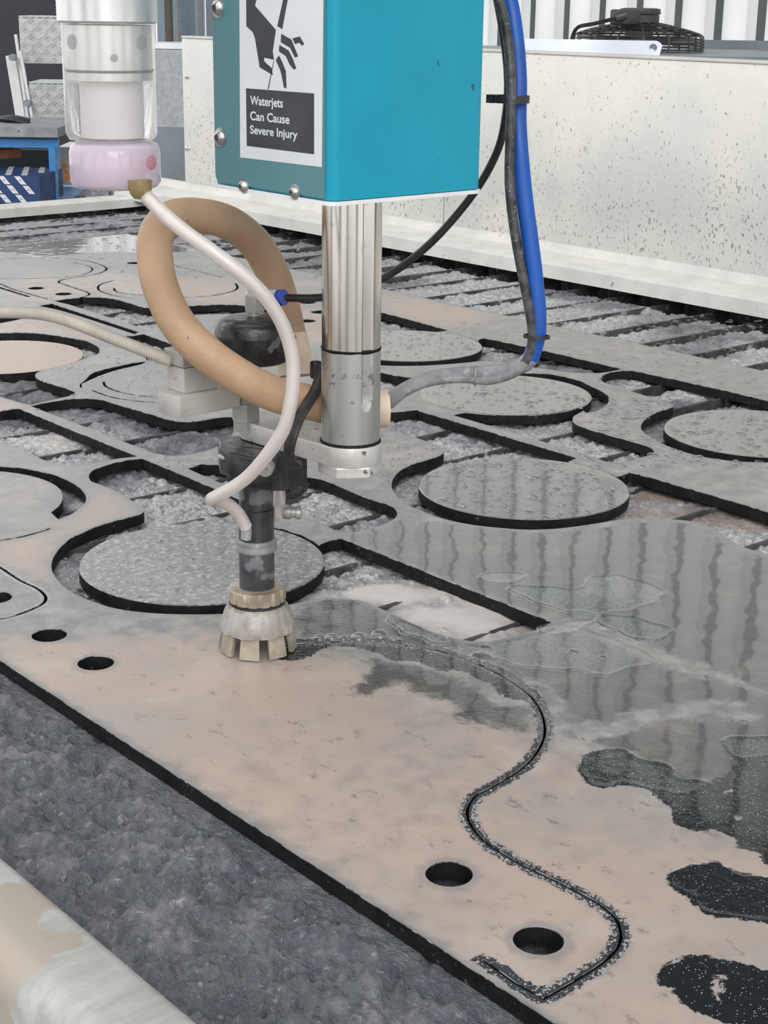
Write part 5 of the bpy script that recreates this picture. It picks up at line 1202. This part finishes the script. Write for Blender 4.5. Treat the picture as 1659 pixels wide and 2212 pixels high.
# carton with stripes: front face and side face, flat printed stripes
a = at(-75, 372, 5.22); b = at(90, 425, 5.22)
cu_ = np.array([b[0]-a[0], b[1]-a[1], 0]); Lc = np.linalg.norm(cu_); cu_ /= Lc; cv_ = np.array([-cu_[1], cu_[0], 0])
if cv_ @ (a*[1, 1, 0]) < 0: cv_ = -cv_
a = at(-75, 370, 5.22); zc_t = at(60, 379, 5.22)[2]; zc_b = at(60, 441, 5.22)[2]; Lc = np.linalg.norm((at(88, 400, 5.22)-a)*[1, 1, 0])
cb = MB(); cb.prism([tuple((a+cu_*s+cv_*t)[:2]) for s, t in ((0, 0), (Lc, 0), (Lc, .26), (0, .26))], zc_b, zc_t); box = cb.build('striped_carton', M['navy']); tag(box, 'navy carton with white slanted stripes on the lower bench shelf', 'carton')
hC = zc_t-zc_b
for face in range(2):
    for j in range(3):
        for i in range(-1, 9 if face == 0 else 9):
            s0 = i*.055+(j % 2)*.027; w_ = .020; sl = .022
            def pt(s, t):
                s = min(max(s, 0), Lc); 
                return a+cu_*s-cv_*.0008+np.array([0, 0, zc_b-a[2]+t]) if face == 0 else a+cu_*s+cv_*(t*3.2)+np.array([0, 0, zc_t-a[2]+.0008])
            t0 = hC*j/3+.002; t1 = hC*(j+1)/3-.002
            q = [pt(s0+sl, t0), pt(s0+sl+w_, t0), pt(s0+w_, t1), pt(s0, t1)]
            if s0+sl+w_ > Lc or s0 < 0: continue
            m_ = mk('printed_stripe', q, [(0, 1, 2, 3)], M['cartonwhite'], recalc=False); keep(m_, box)
            r_ = [q[0]*.6+q[3]*.4, q[1]*.6+q[2]*.4, q[1]*.4+q[2]*.6, q[0]*.4+q[3]*.6]; cc = sum(r_)/4; r_ = [cc+(x-cc)*.45-(cv_*.0005 if face == 0 else np.array([0, 0, -.0005])) for x in r_]
            m_ = mk('red_print', r_, [(0, 1, 2, 3)], M['cartonred'], recalc=False); keep(m_, box)

# ------------------------------------------------------------------ background, right: fan unit and sheet metal behind the splash panel
dF = 5.2
chl = empty('cooling_unit', tuple(at(1500, 300, dF))); chl.location.z = FZ; tag(chl, 'grey cooling unit with a flat top under the black fan', 'cooling unit')
def cpart(nm, x0, y0, x1, y1, dp, th, mt, zf_=None):
    o, r = bgbox(nm, x0, y0, x1, y1, dp, th, mt, None, None, zf_); keep(o, chl); return o, r
cpart('unit_body', 1090, 119, 1800, 400, 4.6, 1.1, 'cabgrey', FZ)
cpart('back_rail', 1500, 86, 1800, 120, 5.65, .03, 'cabdark')
cpart('front_rail', 1440, 121, 1800, 136, 4.2, .03, 'cabdark')
br = atX(1125, 86, 3.1)
dB = 4.62
pxs = [(1110, 83), (1418, 88), (1426, 92), (1431, 98), (1424, 121), (1110, 116)]
q = [at(x, y, dB) for x, y in pxs]; vv_ = ray(1270, 100)*[1, 1, 0]; vv_ /= np.linalg.norm(vv_)
V = q+[p+vv_*.004 for p in q]; k = len(q); mb = MB(); mb.add(V, [tuple(range(k)), tuple(range(k, 2*k))[::-1]]+[(i, (i+1) % k, k+(i+1) % k, k+i) for i in range(k)])
brk = mb.build('lavender_bracket', M['paleblue']); tag(brk, 'long pale lavender sheet metal bracket with a hole, in front of the fan', 'bracket')
mb = MB(); mb.lathe([(.0110, 0), (.0110, .002), (.0095, .002), (.0095, .0005), (.0001, .0005)], at(1411, 103, dB-.001), 20, tuple(-vv_)); keep(mb.build('bolt_hole', M['cabdark'], None, 40), brk)
bp_ = at(1270, 118, dB); mb = MB(); uu = at(1424, 121, dB)-at(1110, 116, dB); 
V = [at(1110, 116, dB), at(1424, 121, dB), at(1424, 121, dB)+vv_*.25, at(1110, 116, dB)+vv_*.25]; V = V+[p-np.array([0, 0, .004]) for p in V]
mb.add(V, [(0, 1, 2, 3), (4, 5, 6, 7), (0, 1, 5, 4), (1, 2, 6, 5), (2, 3, 7, 6), (3, 0, 4, 7)]); keep(mb.build('bracket_foot', M['paleblue']), brk)
fn = empty('cooling_fan', tuple(at(1380, 108, dF))); tag(fn, 'black axial cooling fan with a wire guard on the cooling unit', 'fan')
fc = at(1378, 111, dF); FXx, FYy, zf0_ = fc[0], fc[1], fc[2]
def zfan(py): return at(1378, py, dF)[2]
Rf = 138/F*dF
mb = MB()
for zz, rr_ in [(zfan(110), Rf), (zfan(104), Rf), (zfan(97), Rf), (zfan(90), Rf), (zfan(83), Rf*1.0), (zfan(76), Rf*.98), (zfan(70), Rf*.92), (zfan(66), Rf*.8), (zfan(61), Rf*.65), (zfan(56), Rf*.5), (zfan(52), Rf*.36)]:
    pth = np.array([(FXx+rr_*math.cos(t), FYy+rr_*math.sin(t), zz) for t in np.linspace(0, 2*math.pi, 49)]); mb.sweep(pth, .0022, 5, cap=False)
mb.build('guard_rings', M['fanblk'], fn, 60)
for k in range(16):
    t = 2*math.pi*k/16; c_, s2 = math.cos(t), math.sin(t)
    pth = spline([(FXx+r_*c_, FYy+r_*s2, z_) for r_, z_ in ((Rf, zfan(112)), (Rf, zfan(80)), (Rf*.96, zfan(74)), (Rf*.6, zfan(59)), (Rf*.3, zfan(50)))], .04)
    mb = MB(); mb.sweep(pth, .0032, 6); mb.build('guard_wire', M['fanblk'], fn, 60)
mb = MB(); mb.lathe([(Rf*.24, zfan(62)), (Rf*.27, zfan(50)), (Rf*.30, zfan(48)), (Rf*.30, zfan(32)), (Rf*.24, zfan(30))], (FXx, FYy, 0), 32); mb.build('motor', M['fanblk'], fn, 40)
mb = MB(); mb.lathe([(Rf*.31, zfan(31)), (Rf*.32, zfan(28)), (Rf*.31, zfan(19)), (Rf*.24, zfan(17))], (FXx, FYy, 0), 32); mb.build('motor_cap', M['fanblk'], fn, 40)
mb = MB(); q = at(1350, 36, dF-.16); mb.rbox(q-np.array([.035, .035, .024]), q+np.array([.035, .035, .022]), .006); mb.build('terminal_box', M['fanblk'], fn, 40)
for k in range(5):
    t = 2*math.pi*k/5; mb = MB(); c_, s2 = math.cos(t), math.sin(t); c3, s3 = math.cos(t+.75), math.sin(t+.75)
    z_a, z_b = zfan(92), zfan(80)
    V = [(FXx+Rf*.2*c_, FYy+Rf*.2*s2, z_a), (FXx+Rf*.92*c_, FYy+Rf*.92*s2, z_a), (FXx+Rf*.92*c3, FYy+Rf*.92*s3, z_b), (FXx+Rf*.2*c3, FYy+Rf*.2*s3, z_b)]; V += [(x, y, z-.006) for x, y, z in V]
    mb.add(V, [(0, 1, 2, 3), (7, 6, 5, 4), (0, 4, 5, 1), (1, 5, 6, 2), (2, 6, 7, 3), (3, 7, 4, 0)]); mb.build('fan_blade', M['fanblk'], fn)
mb = MB(); mb.lathe([(Rf*.22, zfan(96)), (Rf*.22, zfan(66)), (Rf*.15, zfan(64))], (FXx, FYy, 0), 24); mb.build('hub', M['fanblk'], fn, 40)
mb = MB(); mb.sweep(spline([at(1345, 36, dF-.18), at(1320, 42, dF-.22), at(1280, 52, dF-.25), at(1250, 58, dF-.26), at(1240, 70, dF-.27), at(1234, 90, dF-.28), at(1232, 112, dF-.28)], .02), .006, 8); mb.build('cable', M['rubber'], fn, 60)
mb = MB(); mb.lathe([(.015, -.03), (.015, .0), (.011, .01)], at(1332, 38, dF-.2), 12, tuple(at(1320, 42, dF-.2)-at(1345, 34, dF-.2))); mb.build('cable_gland', M['fanblk'], fn, 40)
